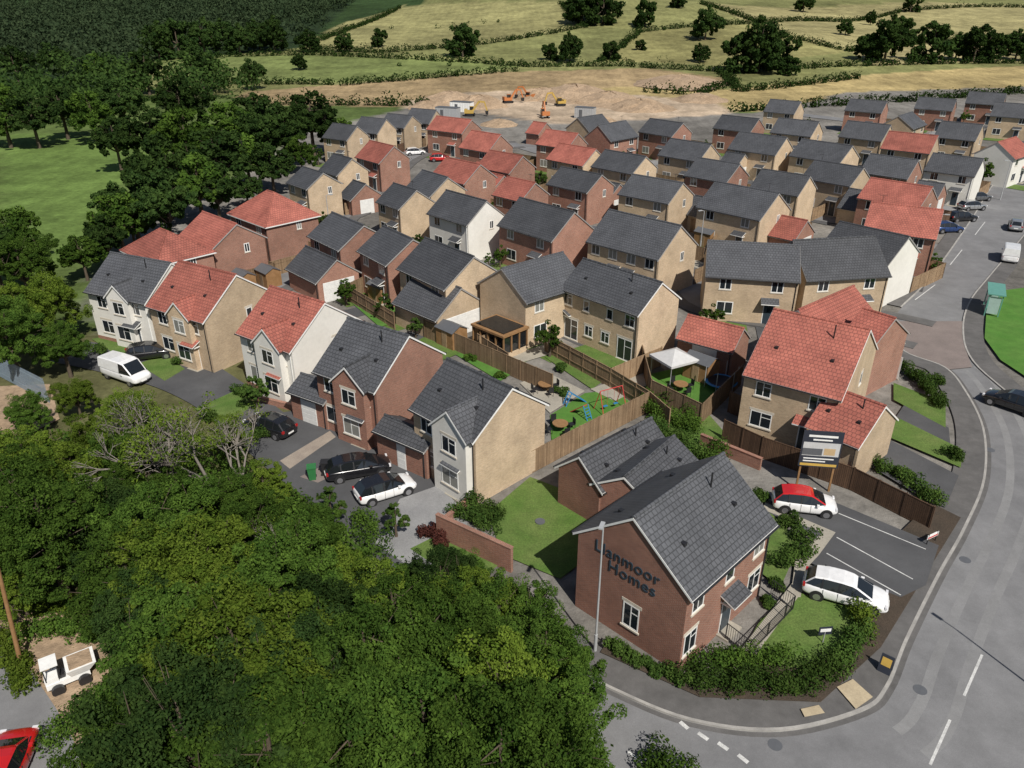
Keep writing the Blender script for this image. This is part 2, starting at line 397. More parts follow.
for i,(u,v,s) in enumerate([(20,262,.72),(45,300,.65),(5,330,.7),(10,300,.7),(62,345,.42),(25,405,.35),(78,430,.42),(55,470,.6),(15,490,.65),(110,460,.45),(150,480,.5),(45,530,.68),(100,520,.6),(8,565,.5),
      (160,530,.6),(215,500,.45),(255,530,.55),(310,540,.42),(125,575,.62),(280,590,.65),(340,590,.55),(395,600,.52),(440,585,.42),(180,655,.7),
      (240,655,.75),(300,670,.72),(370,660,.7),(440,640,.62),(500,610,.52),(545,645,.52),(500,690,.68),(430,720,.75),(350,750,.75),(265,750,.8),(190,755,.75),(550,725,.58),(500,775,.7),(130,765,.55),(465,575,.34),(215,610,.6),(400,690,.6),(145,620,.5),(320,625,.62)]):
    put_tree(random.choice((NEAR[0],NEAR[1],NEAR[0],NEAR[1],NEAR[2],NEARY[0],NEARY[1])),'broadleaf_tree',u,v,s)
for u,v,s in [(190,570,.68),(165,600,.5),(75,395,.32),(225,430,.34),(262,480,.4),(125,415,.36),(350,640,.5),(460,615,.5),(240,585,.5),(540,690,.5),(430,665,.55),(300,610,.5),(60,500,.45),(20,440,.4)]:
    put_tree(random.choice(NEARY),'ash_tree',u,v,s,.6,11)
for u,v,s in [(200,445,1.0),(150,428,.8),(235,450,.8),(170,460,.9),(300,560,.7),(120,440,.7)]:
    bm_=bare_tree('bare_branches',9); put_tree(bm_,'sparse_ash_tree',u,v,s,.55,9)
for u,v,s in [(120,100,1.0),(150,95,1.1),(180,105,1.0),(205,92,1.05),(225,118,1.0),(255,112,1.0),(115,140,.8),(150,125,1.1),(185,140,1.1),(215,150,1.05),(245,150,.9),(195,175,.95),(160,178,.9),
      (130,200,.85),(165,205,.8),(115,212,.8),(215,188,.7),(270,160,.75),(285,130,.95),(310,118,1.0),(335,128,.7),(245,185,.5),(105,240,.5),(130,222,.5),(60,105,1.0),(30,112,1.0),(0,108,1.1),(90,112,.9),(80,250,.5),(255,90,.8),(300,150,.6),
      (15,232,.6),(-10,250,.7),(270,132,.9),(100,90,1.0),(60,85,1.0),(20,88,1.0)]:
    put_tree(random.choice(MID),'oak_tree',u,v,s)
for u,v,s in [(463,57,1.0),(582,24,1.5),(603,24,1.5),(592,20,1.6),(645,27,1.0),(705,40,1.2),(757,73,1.5),(772,70,1.2),(740,72,1.1),(803,12,1.0),(884,62,1.3),(930,62,1.15),(973,62,1.1),(990,60,1.0),(900,45,.9),(570,62,.9),(550,60,.6),(345,52,.7),(380,47,.6),
      (610,60,.6),(845,35,.6),(700,62,.6),(275,52,1.1),(240,54,1.0),(205,56,1.2),(180,58,1.2),(160,60,1.2),(225,50,1.1),(260,50,1.0),(310,52,.8),(300,70,.5),(640,50,.4),(870,25,.6),(1010,55,.8),(680,8,.9),(910,12,.9),(1015,60,1.0),(790,75,.6),(955,60,.9),(865,60,.8)]:
    put_tree(random.choice(FAR),'oak_tree',u,v,s)
def blobs_mesh(name,cents,rads,nper,size,leaf,flat=.8):
    v,q,l=leaves(cents,rads,nper,size,flat); me=np_mesh(name,v,q,[leaf],None,l)
    o=D.objects.new(name,me); COL.objects.link(o); return o
def wood(name,polys,density,rad,nper,size,leaf='leafC'):
    C=[];R=[]
    for poly in polys:
        pw=[tuple(G(u,v)[:2]) for u,v in poly]; X=[p[0] for p in pw];Y=[p[1] for p in pw]
        n=int(abs((max(X)-min(X))*(max(Y)-min(Y)))*density)
        n=min(n,4500)
        x=rng.uniform(min(X),max(X),n);y=rng.uniform(min(Y),max(Y),n);k=pip(x,y,pw);x=x[k];y=y[k]
        for a,b in zip(x,y):
            s=random.uniform(.6,1.5); z0=float(terr(a,b))
            for _ in range(4):
                C.append((a+random.gauss(0,rad*.45),b+random.gauss(0,rad*.45),z0+rad*s*random.uniform(.5,1.5))); R.append(rad*s*.62)
    return blobs_mesh(name,C,R,nper,size,leaf)
wood('distant_woodland',[[(-60,78),(110,95),(150,62),(300,46),(350,3),(-60,3)]],.010,6,32,.75,'leafD')
wood('woodland',[[(-40,118),(60,125),(110,128),(250,100),(240,84),(120,84),(-40,92)]],.012,5,40,.6,'leafC')
def hedgerow(name,lines,h,r,step,nper,size,leaf='leafC',gap=.0):
    C=[];R=[]
    for ln in lines:
        P_=[G(u,v) for u,v in ln]
        for a,b in zip(P_[:-1],P_[1:]):
            L=(b-a).length; n=max(1,int(L/step))
            for i in range(n):
                if random.random()<gap: continue
                p=a.lerp(b,i/n); x=p.x+random.gauss(0,r*.3);y=p.y+random.gauss(0,r*.3); k=random.uniform(.5,1.1)
                if random.random()<.06: k*=1.7
                C.append((x,y,float(terr(x,y))+h*.45*k)); R.append(r*k)
    return blobs_mesh(name,C,R,nper,size,leaf,.9)
hedgerow('field_hedgerow',[[(150,60),(310,55),(460,62),(530,67),(620,66),(720,72),(860,66),(1060,64)],[(190,84),(350,85),(520,71)],[(240,104),(430,106)],
   [(580,28),(470,46),(380,53),(300,50)],[(600,62),(640,32),(760,24),(900,12),(1060,8)],[(850,52),(760,30)],[(850,52),(1060,32)],[(735,82),(700,95),(640,92)],[(720,72),(740,92),(860,78)],[(700,4),(760,24)],[(310,45),(400,8)],[(585,28),(560,4)],[(850,105),(1040,92)],[(735,112),(850,105)]],2.6,1.9,1.2,40,.40,'leafC',.04)
hedgerow('field_scrub',[[(680,74),(740,84)],[(320,60),(400,66),(500,66)],[(420,30),(500,22),(560,14)],[(780,70),(860,68)],[(380,28),(440,34)]],2.2,1.8,9,34,.40,'leafC',.5)

# ------------------------------------------------------------------ houses
def facefn(o,dx,n):
    o=Vector(o);dx=Vector(dx);n=Vector(n)
    return lambda s,d,z: o+dx*s+n*d+Vector((0,0,z))
def fbox(mb,F,s0,s1,d0,d1,z0,z1,mi):
    c=[F(s0,d1,z0),F(s1,d1,z0),F(s1,d0,z0),F(s0,d0,z0),F(s0,d1,z1),F(s1,d1,z1),F(s1,d0,z1),F(s0,d0,z1)]
    mb.hexa(c,mi)
def window(mb,F,x,z,w,h,detail):
    g=1 if random.random()<.75 else 2
    if detail>1:
        t=.07
        fbox(mb,F,x-w/2,x+w/2,-.05,.025,z,z+t,0); fbox(mb,F,x-w/2,x+w/2,-.05,.025,z+h-t,z+h,0)
        fbox(mb,F,x-w/2,x-w/2+t,-.05,.025,z+t,z+h-t,0); fbox(mb,F,x+w/2-t,x+w/2,-.05,.025,z+t,z+h-t,0)
        if w>.8: fbox(mb,F,x-t*.4,x+t*.4,-.05,.02,z+t,z+h-t,0)
        if w>.8: fbox(mb,F,x+t*.4,x+w/2-t,-.05,.015,z+h*.66,z+h*.66+.05,0)
        mb.face([F(x-w/2+t,.006,z+t),F(x+w/2-t,.006,z+t),F(x+w/2-t,.006,z+h-t),F(x-w/2+t,.006,z+h-t)],g)
        fbox(mb,F,x-w/2-.08,x+w/2+.08,-.05,.07,z-.10,z-.004,3); fbox(mb,F,x-w/2-.12,x+w/2+.12,-.05,.018,z+h+.004,z+h+.2,3)
    else:
        fbox(mb,F,x-w/2,x+w/2,-.02,.02,z,z+h,0)
        mb.face([F(x-w/2+.08,.028,z+.08),F(x-.04,.028,z+.08),F(x-.04,.028,z+h-.08),F(x-w/2+.08,.028,z+h-.08)],g)
        mb.face([F(x+.04,.028,z+.08),F(x+w/2-.08,.028,z+.08),F(x+w/2-.08,.028,z+h-.08),F(x+.04,.028,z+h-.08)],g)
        fbox(mb,F,x-w/2-.06,x+w/2+.06,-.02,.05,z-.1,z-.004,3)
def roofslabs(mb,x0,x1,W,eave,tan,ov,th,mi,y_c=0,base_=0.0):
    zr=eave+W/2*tan
    for s in (-1,1):
        ye=s*(W/2+ov); ze=eave-ov*tan
        a=[(x0,y_c,zr),(x1,y_c,zr),(x1,y_c+ye,ze),(x0,y_c+ye,ze)]
        top=[(p[0],p[1],p[2]+th) for p in a]
        if s<0:
            mb.face([top[3],top[2],top[1],top[0]],mi)
            mb.face([a[3],a[2],top[2],top[3]],mi)
        else:
            mb.face([top[2],top[3],top[0],top[1]],mi)
            mb.face([a[2],a[3],top[3],top[2]],mi)
        mb.face([a[0],a[3],top[3],top[0]],mi); mb.face([a[2],a[1],top[1],top[2]],mi); mb.face(a if s>0 else a[::-1],mi)
    return zr
def house(c,rot,L,W,wall='b',roof='d',eave=5.0,pitch=36,name=None,detail=1,hip=False,cross=None,garage=False,nowin=False,door='doorb',gw=None,front=None,win_gable=None):
    tan=math.tan(math.radians(pitch))
    nm={'b':'brick_house','c':'buff_brick_house','w':'rendered_house','y':'rendered_house'}[wall]
    if garage: nm='brick_garage'
    E=empty(name or nm,(c[0],c[1],0),rot)
    w=MB(); x0,x1,y0,y1=-L/2,L/2,-W/2,W/2; zr=eave+W/2*tan
    w.face([(x0,y0,0),(x1,y0,0),(x1,y0,eave),(x0,y0,eave)]); w.face([(x1,y1,0),(x0,y1,0),(x0,y1,eave),(x1,y1,eave)])
    if hip:
        w.face([(x1,y0,0),(x1,y1,0),(x1,y1,eave),(x1,y0,eave)]); w.face([(x0,y1,0),(x0,y0,0),(x0,y0,eave),(x0,y1,eave)])
    else:
        w.face([(x1,y0,0),(x1,y1,0),(x1,y1,eave),(x1,0,zr),(x1,y0,eave)]); w.face([(x0,y1,0),(x0,y0,0),(x0,y0,eave),(x0,0,zr),(x0,y1,eave)])
    wallm=[wall,'stone','b']
    if wall in 'wy' and detail>1:
        w.box(x0-.02,x1+.02,y0-.02,y1+.02,0,.45,2)
    r=MB(); ov=.30; gv=.08; th=.10
    if hip:
        ze=eave-ov*tan; X0,X1,Y0,Y1=x0-ov,x1+ov,y0-ov,y1+ov; hr=W/2
        A=(X0,Y0,ze+th);B=(X1,Y0,ze+th);Cc=(X1,Y1,ze+th);Dd=(X0,Y1,ze+th);R0=(x0+hr,0,zr+th);R1=(x1-hr,0,zr+th)
        r.face([A,B,R1,R0]);r.face([Cc,Dd,R0,R1]);r.face([B,Cc,R1]);r.face([Dd,A,R0])
        r.box(X0,X1,Y0,Y1,ze-.03,ze+th-.002,1)
        for q in ((A,R0),(B,R1),(Cc,R1),(Dd,R0),(R0,R1)): r.cyl(q[0],q[1],.09,n=6,mi=0)
    else:
        roofslabs(r,x0-gv,x1+gv,W,eave,tan,ov,th,0)
        r.cyl((x0-gv,0,zr+th-.02),(x1+gv,0,zr+th-.02),.11,n=8,mi=0)
        ze=eave-ov*tan
        for s in (-1,1):
            yo=s*(W/2+ov)
            r.box(x0-gv,x1+gv,min(yo,yo+s*.03),max(yo,yo+s*.03),ze-.06,ze+.06,1)
            r.cyl((x0-gv,yo+s*.09,ze+.04),(x1+gv,yo+s*.09,ze+.04),.055,n=6,mi=2)
            for xe,dx in ((x0-gv-.022,.02),(x1+gv+.002,.02)):
                a=Vector((xe,0,zr));b_=Vector((xe,yo,ze)); dz=Vector((0,0,-.07));tx=Vector((dx,0,0))
                cc=[a+dz,a+tx+dz,b_+tx+dz,b_+dz,a+Vector((0,0,th*.7)),a+tx+Vector((0,0,th*.7)),b_+tx+Vector((0,0,th*.7)),b_+Vector((0,0,th*.7))]
                r.hexa(cc,3 if detail<2 else 1)
        if detail>1:
            for s in (-1,1):
                for fx in (-.3,.28):
                    y=s*W*.28; z=zr-abs(y)*tan+th; r.box(fx*L-.12,fx*L+.12,y-.14,y+.14,z-.1,z+.09,2)
            r.cyl((x0+L*.7,-W*.12,zr-W*.12*tan),(x0+L*.7,-W*.12,zr+.35),.05,n=8,mi=2)
        elif not garage and random.random()<.3:
            ax=random.choice((-1,1))*L*.35; r.cyl((ax,0,zr),(ax,0,zr+1.1),.02,n=5,mi=2); r.cyl((ax-.5,0,zr+1.0),(ax+.5,0,zr+1.0),.015,n=4,mi=2)
            for q in range(5): r.cyl((ax-.4+q*.2,-.2,zr+1.0),(ax-.4+q*.2,.2,zr+1.0),.01,n=4,mi=2)
    wi=MB(); dr=MB()
    Ff=facefn((0,y0,0),(1,0,0),(0,-1,0));Fb=facefn((0,y1,0),(-1,0,0),(0,1,0));Fx=facefn((x1,0,0),(0,1,0),(1,0,0));Fm=facefn((x0,0,0),(0,-1,0),(-1,0,0))
    def doorat(F,x,canopy=True):
        fbox(dr,F,x-.52,x+.52,-.05,.03,0.12,2.15,1); fbox(dr,F,x-.43,x+.43,.03,.05,.12,2.08,0)
        dr.face([F(x-.15,.056,1.35),F(x+.15,.056,1.35),F(x+.15,.056,1.85),F(x-.15,.056,1.85)],2)
        fbox(dr,F,x-.7,x+.7,0.001,.7,0,.12,3)
        if canopy:
            a=[F(x-.85,.0,2.75),F(x+.85,.0,2.75),F(x+.85,.85,2.38),F(x-.85,.85,2.38)]
            t=[p+Vector((0,0,.09)) for p in a]
            dr.face([t[3],t[2],t[1],t[0]],4); dr.face([a[3],a[2],t[2],t[3]],1); dr.face([a[2],a[1],t[1],t[2]],1); dr.face([a[0],a[3],t[3],t[0]],1); dr.face(a,1)
            for sx in (-.7,.7): fbox(dr,F,x+sx-.04,x+sx+.04,.001,.6,2.25,2.33,1)
    if garage:
        gwid=min(W,L)-1.2
        F=Ff if not gw else {'x':Fx,'m':Fm,'f':Ff}[gw]
        fbox(dr,F,-gwid/2,gwid/2,-.05,.02,0,2.15,1)
        for k in range(5): fbox(dr,F,-gwid/2+.05,gwid/2-.05,.02,.035,.1+k*.41,.47+k*.41,1)
    elif not nowin:
        if front:
            for it in front:
                F={'f':Ff,'b':Fb,'x':Fx,'m':Fm}[it[0]]
                if it[1]=='door': doorat(F,it[2])
                else: window(wi,F,it[1],it[2],it[3],it[4],detail)
        else:
            z1=.95;z2=3.45
            if L>=9.3:
                xsu=[-.38*L,-.13*L,.13*L,.38*L]
                for x in xsu: window(wi,Ff,x,z2,1.15,1.15,detail); window(wi,Fb,x,z2,1.1,1.1,detail)
                for x in (-.36*L,.36*L): window(wi,Ff,x,z1,1.5,1.25,detail); window(wi,Fb,x,.15,1.8,2.0,detail)
                for x in (-.1*L,.1*L): doorat(Ff,x)
                for x in (-.12*L,.12*L): window(wi,Fb,x,1.05,1.0,1.05,detail)
            else:
                for x in (-.28*L,.28*L): window(wi,Ff,x,z2,1.15,1.15,detail); window(wi,Fb,x,z2,1.1,1.1,detail)
                window(wi,Ff,-.26*L,z1,1.6,1.25,detail); doorat(Ff,.22*L); window(wi,Fb,-.2*L,.15,1.9,2.0,detail); window(wi,Fb,.25*L,1.05,1.0,1.05,detail)
            if (win_gable if win_gable is not None else random.random()<.45): window(wi,Fx,.8,3.6,.65,1.0,detail)
            if random.random()<.5: window(wi,Fm,-.8,3.6,.65,1.0,detail)
    if cross:
        for (cx,cw,cd,cm) in cross:
            yf=y0-cd; ct=math.tan(math.radians(pitch+6)); cz=eave+cw/2*ct
            cwm=MB(); cwm.face([(cx-cw/2,yf,0),(cx+cw/2,yf,0),(cx+cw/2,yf,eave),(cx,yf,cz),(cx-cw/2,yf,eave)])
            cwm.face([(cx+cw/2,yf,0),(cx+cw/2,y0,0),(cx+cw/2,y0,eave),(cx+cw/2,yf,eave)]);cwm.face([(cx-cw/2,y0,0),(cx-cw/2,yf,0),(cx-cw/2,yf,eave),(cx-cw/2,y0,eave)])
            cwm.obj('front_bay_walls',[cm],E)
            t=MB(); ye=y0+(cz-eave)/tan+.3; yb=yf-.12; o2=.22
            for s in (-1,1):
                xe=cx+s*(cw/2+o2); ze=eave-o2*ct
                a=[(cx,yb,cz),(cx,ye,cz),(xe,ye,ze),(xe,yb,ze)]; tt=[(p[0],p[1],p[2]+.1) for p in a]
                t.face([tt[2],tt[3],tt[0],tt[1]] if s<0 else [tt[3],tt[2],tt[1],tt[0]],0)
                t.face([a[3],a[2],tt[2],tt[3]],0)
                A=Vector(a[0]);B=Vector(a[3]);dz=Vector((0,0,-.08));ty=Vector((0,-.02,0));tz=Vector((0,0,.07))
                t.hexa([A+dz,A+ty+dz,B+ty+dz,B+dz,A+tz,A+ty+tz,B+ty+tz,B+tz],1)
                t.face(a,1)
            t.cyl((cx,yb,cz+.1),(cx,ye-.3,cz+.1),.09,n=6,mi=0)
            t.obj('front_bay_roof',[roof,'upvc'],E)
            FF=facefn((cx,yf,0),(1,0,0),(0,-1,0)); window(wi,FF,0,3.4,1.35,1.2,detail); window(wi,FF,0,.9,1.6,1.35,detail)
    w.obj('walls',wallm,E); r.obj('roof',[roof,'upvc','black','verge'],E)
    if wi.f: wi.obj('windows',['upvc','glass','glass2','stone'],E)
    if dr.f: dr.obj('doors',[door,'upvc' if not garage else 'doorw','glass','slab',roof],E)
    p=MB()
    for (x,y) in ((x1-.2,y0-.06),(x0+.2,y1+.06)): p.cyl((x,y,0),(x,y,eave-.25),.04,n=6)
    p.obj('downpipes',['black' if wall!='w' else 'upvc'],E)
    return E
def corner_house(N,L_,R_,ridge,z=5.0,**k):
    n=G(*N,z);l=G(*L_,z);r=G(*R_,z); a=r-n;b=l-n
    aa=math.atan2(a.y,a.x);ab=math.atan2(b.y,b.x)-math.pi/2; ang=(aa+ab)/2
    la,lb=a.length-.5,b.length-.5
    ea=Vector((math.cos(ang),math.sin(ang),0)); eb=Vector((-ea.y,ea.x,0))
    c=n+ea*(la/2+.25)+eb*(lb/2+.25)
    if ridge=='b': return house(c,ang-math.pi/2,lb,la,eave=z,**k),(c,ang,la,lb)
    return house(c,ang,la,lb,eave=z,**k),(c,ang,la,lb)
E1,info1=corner_house((690,600),(570,533),(782,522),'a',wall='b',roof='d',detail=2,name='brick_house',pitch=38,
   front=[('f',-2.9,3.4,1.0,1.2),('f',0,3.4,.8,1.1),('f',2.9,3.4,1.1,1.2),('f',-3.2,.9,1.1,1.35),('f',2.9,.9,1.3,1.35),('f','door',.2),('m',.3,.9,1.0,1.5),('b',-2.5,3.4,1.1,1.1),('b',2.5,3.4,1.1,1.1),('b',0,.15,1.9,2.0)])
c1,ang1,la1,lb1=info1
for txt,sz,s,z in (('Llanmoor',.95,-2.2,4.75),('Homes',.95,-1.3,3.95)):
    cu=D.curves.new('lettering','FONT'); cu.body=txt; cu.size=sz; cu.extrude=.015; cu.space_character=1.08; cu.materials.append(MT['letter'])
    o=D.objects.new('lettering',cu); o.parent=E1; o.matrix_local=Matrix(((0,0,-1,-la1/2-.03),(-1,0,0,-s),(0,1,0,z-.2),(0,0,0,1)))
    COL.objects.link(o)
corner_house((655,512),(585,487),(715,468),'a',z=3.0,wall='b',roof='d',detail=2,nowin=True,pitch=32)
corner_house((600,492),(553,466),(676,448),'a',z=2.9,wall='b',roof='d',detail=2,garage=True,gw='x',pitch=40)
corner_house((475,442),(405,407),(553,405),'b',wall='c',roof='d',detail=2,cross=[(1.2,3.2,.6,'w')],win_gable=False)
corner_house((376,392),(318,366),(438,350),'b',wall='b',roof='d',detail=2,cross=[(.8,3.0,.6,'b')],win_gable=False)
corner_house((291,352),(243,328),(357,318),'b',wall='w',roof='r',detail=2,cross=[(.9,3.0,.6,'w')],win_gable=True)
corner_house((204,322),(158,300),(266,290),'b',wall='c',roof='r',detail=2,cross=[(.8,2.6,.5,'c')],win_gable=True)
corner_house((146,303),(101,284),(192,276),'b',wall='w',roof='d',detail=2,cross=[(.6,2.6,.5,'w')],win_gable=True)
corner_house((426,452),(372,428),(450,436),'b',z=2.5,wall='b',roof='d',detail=1,garage=True,gw='f',pitch=28)
corner_house((325,404),(289,388),(352,386),'b',z=2.5,wall='b',roof='d',detail=1,garage=True,gw='f',pitch=28)
corner_house((640,315),(550,290),(690,300),'b',wall='c',roof='d',detail=2,win_gable=False,
   front=[('f',-3.8,3.45,1.1,1.1),('f',-1.5,3.45,.7,1.0),('f',1.3,3.45,.7,1.0),('f',3.6,3.45,1.1,1.1),('f',-3.3,.12,1.7,2.05),('f',-1.1,1.05,1.0,1.05),('f',.9,1.05,1.0,1.05),('f',3.2,.12,1.7,2.05),('b',-3,3.4,1.1,1.1),('b',3,3.4,1.1,1.1),('b',-3,.95,1.4,1.2),('b','door',-.6),('b',3,.95,1.4,1.2)])
corner_house((845,400),(737,377),(897,352),'b',wall='c',roof='r',detail=2,win_gable=True,pitch=33)
corner_house((862,448),(806,422),(893,416),'b',z=3.1,wall='c',roof='r',detail=2,nowin=True,pitch=36)
corner_house((822,342),(768,322),(872,312),'a',z=4.4,wall='b',roof='r',detail=1,pitch=38)
corner_house((872,352),(838,338),(903,330),'b',z=4.4,wall='b',roof='r',detail=1,pitch=34)
corner_house((735,352),(672,338),(757,338),'b',z=2.5,wall='b',roof='r',detail=1,garage=True,pitch=38)
def roofc(u,v,z=6.3): p=G(u,v,z); p.z=0; return p
HS=[("c","d",643,229,-45,10,7.5),("b","d",546,214,-47,9.5,7),("w","d",466,202,-50,8,6.2),("c","d",745,196,-45,9.5,7.5),("c","d",657,183,-45,9,7),("b","d",581,174,-45,8.5,6.5),
("c","d",785,177,-45,8,6.5),("c","d",405,190,-50,6,6),("b","d",348,224,-52,7.5,6.5),("b","d",398,238,-50,6.5,6.5),("c","d",449,256,-48,8.5,7),("c","d",533,268,42,8,7),
("b","r",272,202,-45,9,7.5),("b","r",165,237,-42,8,6.5),("b","r",220,223,-42,8,6.5),("c","d",313,172,-48,6.5,6),("c","d",343,160,-48,6,6),("b","r",382,148,-48,8,6.5),
("c","d",345,128,-30,7,6.5),("c","d",374,122,-30,7,6.5),("c","d",400,117,-30,7,6.5),("c","d",424,113,-30,7,6.5),("b","r",454,121,-35,10,7),("b","r",486,138,-40,8,7),("b","r",506,157,-45,8,6.5),
("b","r",463,166,-45,8.5,7),("b","r",521,183,-45,6,6),("b","r",562,135,-40,8,6.5),("c","r",577,150,-45,9,6.5),("b","d",612,128,45,9,7),("c","d",625,157,-45,9,7),("b","d",666,124,-45,9,7),
("c","d",690,146,-45,9,7),("c","d",762,140,-45,10,7.5),("c","d",826,147,-45,10,7.5),("c","d",798,124,-40,9,7),("b","d",740,120,-40,9,7),
("b","d",868,103,-35,9,7),("c","d",868,128,-40,9,7),("c","d",905,117,45,9,7),("b","d",937,101,-35,9,7),("c","r",912,139,-40,9,7),
("c","d",961,128,-40,8,7),("b","d",987,96,-35,9,7),("c","d",1015,108,-35,9,7),("w","r",1006,144,40,9,7),("w","d",957,160,-42,8,6.5),
("b","d",893,162,-45,8,6.5),("b","r",900,187,-42,9,7),("b","r",905,214,-30,8,7),("c","d",838,168,-45,8.5,7),("w","d",872,236,-52,8,7),
("c","d",752,252,-12,9.2,7.5),("c","d",832,251,12,9.2,7.5),("c","d",435,178,-50,7,6.5),("b","d",718,165,-45,8,7),("c","d",590,120,40,8,7),("c","d",785,104,-40,8,6.5)]
YT=[]
def yard(c,rot,L,W,depth=8,sgn=1,lm='lawn',fe='fence'):
    R=Matrix.Rotation(rot,3,'Z'); T=lambda x,y: Vector(c)+R@Vector((x,y,0))
    y0=W/2+.3; a,b_,c_,d=T(-L/2,y0+2),T(L/2,y0+2),T(L/2,y0+depth),T(-L/2,y0+depth)
    patch('garden_lawn',[a,b_,c_,d],lm,.02,0,True)
    patch('patio',[T(-L/2,y0-.3),T(L/2,y0-.3),T(L/2,y0+2),T(-L/2,y0+2)],'slab',.02,0,True)
    fence_w([T(-L/2,y0),T(-L/2,y0+depth),T(L/2,y0+depth),T(L/2,y0)],1.8,fe)
    if random.random()<.6: YT.append(T(L*random.choice((-.36,.36)),y0+depth-1.2))
def fence_w(pts,h=1.8,mat='fence',name='wooden_fence'):
    mb=MB()
    for a,b in zip(pts[:-1],pts[1:]):
        a=Vector((a.x,a.y,0));b=Vector((b.x,b.y,0)); L=(b-a).length
        if L<.3: continue
        n=max(1,round(L/1.83)); d=(b-a)/L; st=L/n
        for i in range(n+1):
            p=a+d*(i*st); M=Matrix.Translation(p)@Matrix.Rotation(math.atan2(d.y,d.x),4,'Z')
            mb.box(-.05,.05,-.05,.05,0,h+.08,0,M)
            if i<n:
                mb.box(.05,st-.05,-.02,.02,.12,h,0,M); mb.box(.05,st-.05,-.035,.035,h+.002,h+.045,0,M); mb.box(.05,st-.05,-.03,.03,0,.118,0,M)
                mb.box(.05,st-.05,.021,.055,h*.3,h*.3+.08,0,M); mb.box(.05,st-.05,.021,.055,h*.8,h*.8+.08,0,M)
    return mb.obj(name,[mat])
def fence(px,h=1.8,mat='fence'): return fence_w([G(u,v,0) for u,v in px],h,mat)
for i,(wl,rf,u,v,rot,L,W) in enumerate(HS):
    c=roofc(u,v); hip=(rf=='r' and i in (12,13))
    rr=math.radians(rot+random.uniform(-3,3)); k=.95 if v>190 else .88; L*=k; W*=k
    house(c,rr,L,W,wl,rf,detail=1,hip=hip,eave=4.85,pitch=random.choice((33,35,37)))
    if v<245 and i not in (2,16,17): yard(c,rr,L,W,random.uniform(6,8),1,random.choice(('lawn','turf','lawn','slab')),random.choice(('fence','fence','fenced')))
    R=Matrix.Rotation(rr,3,'Z'); T=lambda x,y: Vector(c)+R@Vector((x,y,0))
    patch('driveway',[T(L*.1,-W/2-5),T(L*.5,-W/2-5),T(L*.5,-W/2),T(L*.1,-W/2)],random.choice(('roadd','block','roadd')),.02,0,True)
    patch('front_lawn',[T(-L*.5,-W/2-3.5),T(0,-W/2-3.5),T(0,-W/2),T(-L*.5,-W/2)],'lawn',.02,0,True)
    if random.random()<.45: YT.append(T(-L*.4,-W/2-2.5))
for p in YT: inst(random.choice(SMALL),'garden_tree',p,random.uniform(.45,.95))
for u,v,rot,L,W,wl,rf in [(439,295,-45,6.5,6,'c','d'),(322,263,-48,6.5,5,'b','d'),(787,226,-45,5,5,'b','r'),(610,190,-45,3.5,5,'b','d'),(700,205,-45,3.5,5,'c','d'),(497,182,-45,3,5,'b','r'),(860,200,-45,3.5,5.5,'c','d'),(735,160,-45,3.5,5,'c','d'),(540,128,-40,3.5,5,'b','r'),(930,190,-42,3.5,5,'b','d'),(360,190,-50,3.5,5,'b','d')]:
    house(roofc(u,v,3.2),math.radians(rot),L,W,wl,rf,eave=2.5,garage=True,gw='x')

# ------------------------------------------------------------------ roads
lk=[(1030,150),(1005,172),(990,190),(975,215),(950,252),(925,285),(898,312),(893,330),(905,352),(945,368),(966,392),(984,430),(985,480),(965,530),(940,575),(908,640),(888,688),(862,712),(780,732),(690,722),(610,690),(548,657),(470,625),(380,590)]
lw=catmull([G(u,v,0) for u,v in lk],6)
rk=[(1060,185),(1026,232),(990,275),(969,302),(962,330),(972,362),(1024,410),(1100,500),(1130,600),(1120,700),(1000,900)]
rw=catmull([G(u,v,0) for u,v in rk],6)
bk=[(640,850),(520,770),(420,715),(300,650)]
bw=[G(u,v,0) for u,v in bk]
poly=lw+bw[::-1]+rw[::-1]
mb=MB(); pts=[(p.x,p.y,.016) for p in poly]
ar=sum(pts[i][0]*pts[(i+1)%len(pts)][1]-pts[(i+1)%len(pts)][0]*pts[i][1] for i in range(len(pts)))
if ar<0: pts=pts[::-1]
mb.face(pts); mb.obj('main_road',['road'])
def kerbline(pts,side,wp=1.9,name='pavement'):
    ribbon('kerb',pts,0,side*.15,0,.125,'kerb',True)
    ribbon(name,pts,side*.153,side*wp,0,.12,'pave',True)
kerbline(lw[:6*6],-1,1.8); kerbline(lw[7*6+3:],-1,2.0); kerbline(rw,1,1.8)
# wheel-worn lighter bands
ribbon('road_wear',lw[9*6:17*6],1.2,1.7,0,.0175,'roadw'); ribbon('road_wear',lw[9*6:17*6],2.6,3.1,0,.0178,'roadw')
ribbon('road_channel',lw[7*6+3:],.02,.28,0,.0185,'pave')
road('side_road',[(925,336),(880,326),(830,320),(770,314),(715,303),(694,285),(660,272)],5.2)
patch('paved_junction',[(893,322),(962,322),(966,352),(972,368),(935,372),(905,362),(890,340)],'blockr',.03)
road('estate_road',[(694,285),(600,285)],4.5,pave=False)
road('estate_road',[(255,290),(300,262),(330,220),(355,205),(400,160),(440,150),(520,145)],5.0)
road('estate_road',[(520,145),(600,170),(690,210),(800,215),(860,225),(930,250)],5.0,pave=False)
road('estate_road',[(1000,180),(900,130),(800,115)],5.0,pave=False)
road('private_drive',[(70,352),(120,362),(180,378),(232,404),(290,452),(380,520),(430,560)],4.6,'roadd',False)
patch('driveway',[(240,420),(318,408),(385,450),(330,480),(280,470)],'roadd',.03)
patch('driveway',[(330,475),(385,452),(440,486),(395,510)],'roadd',.03)
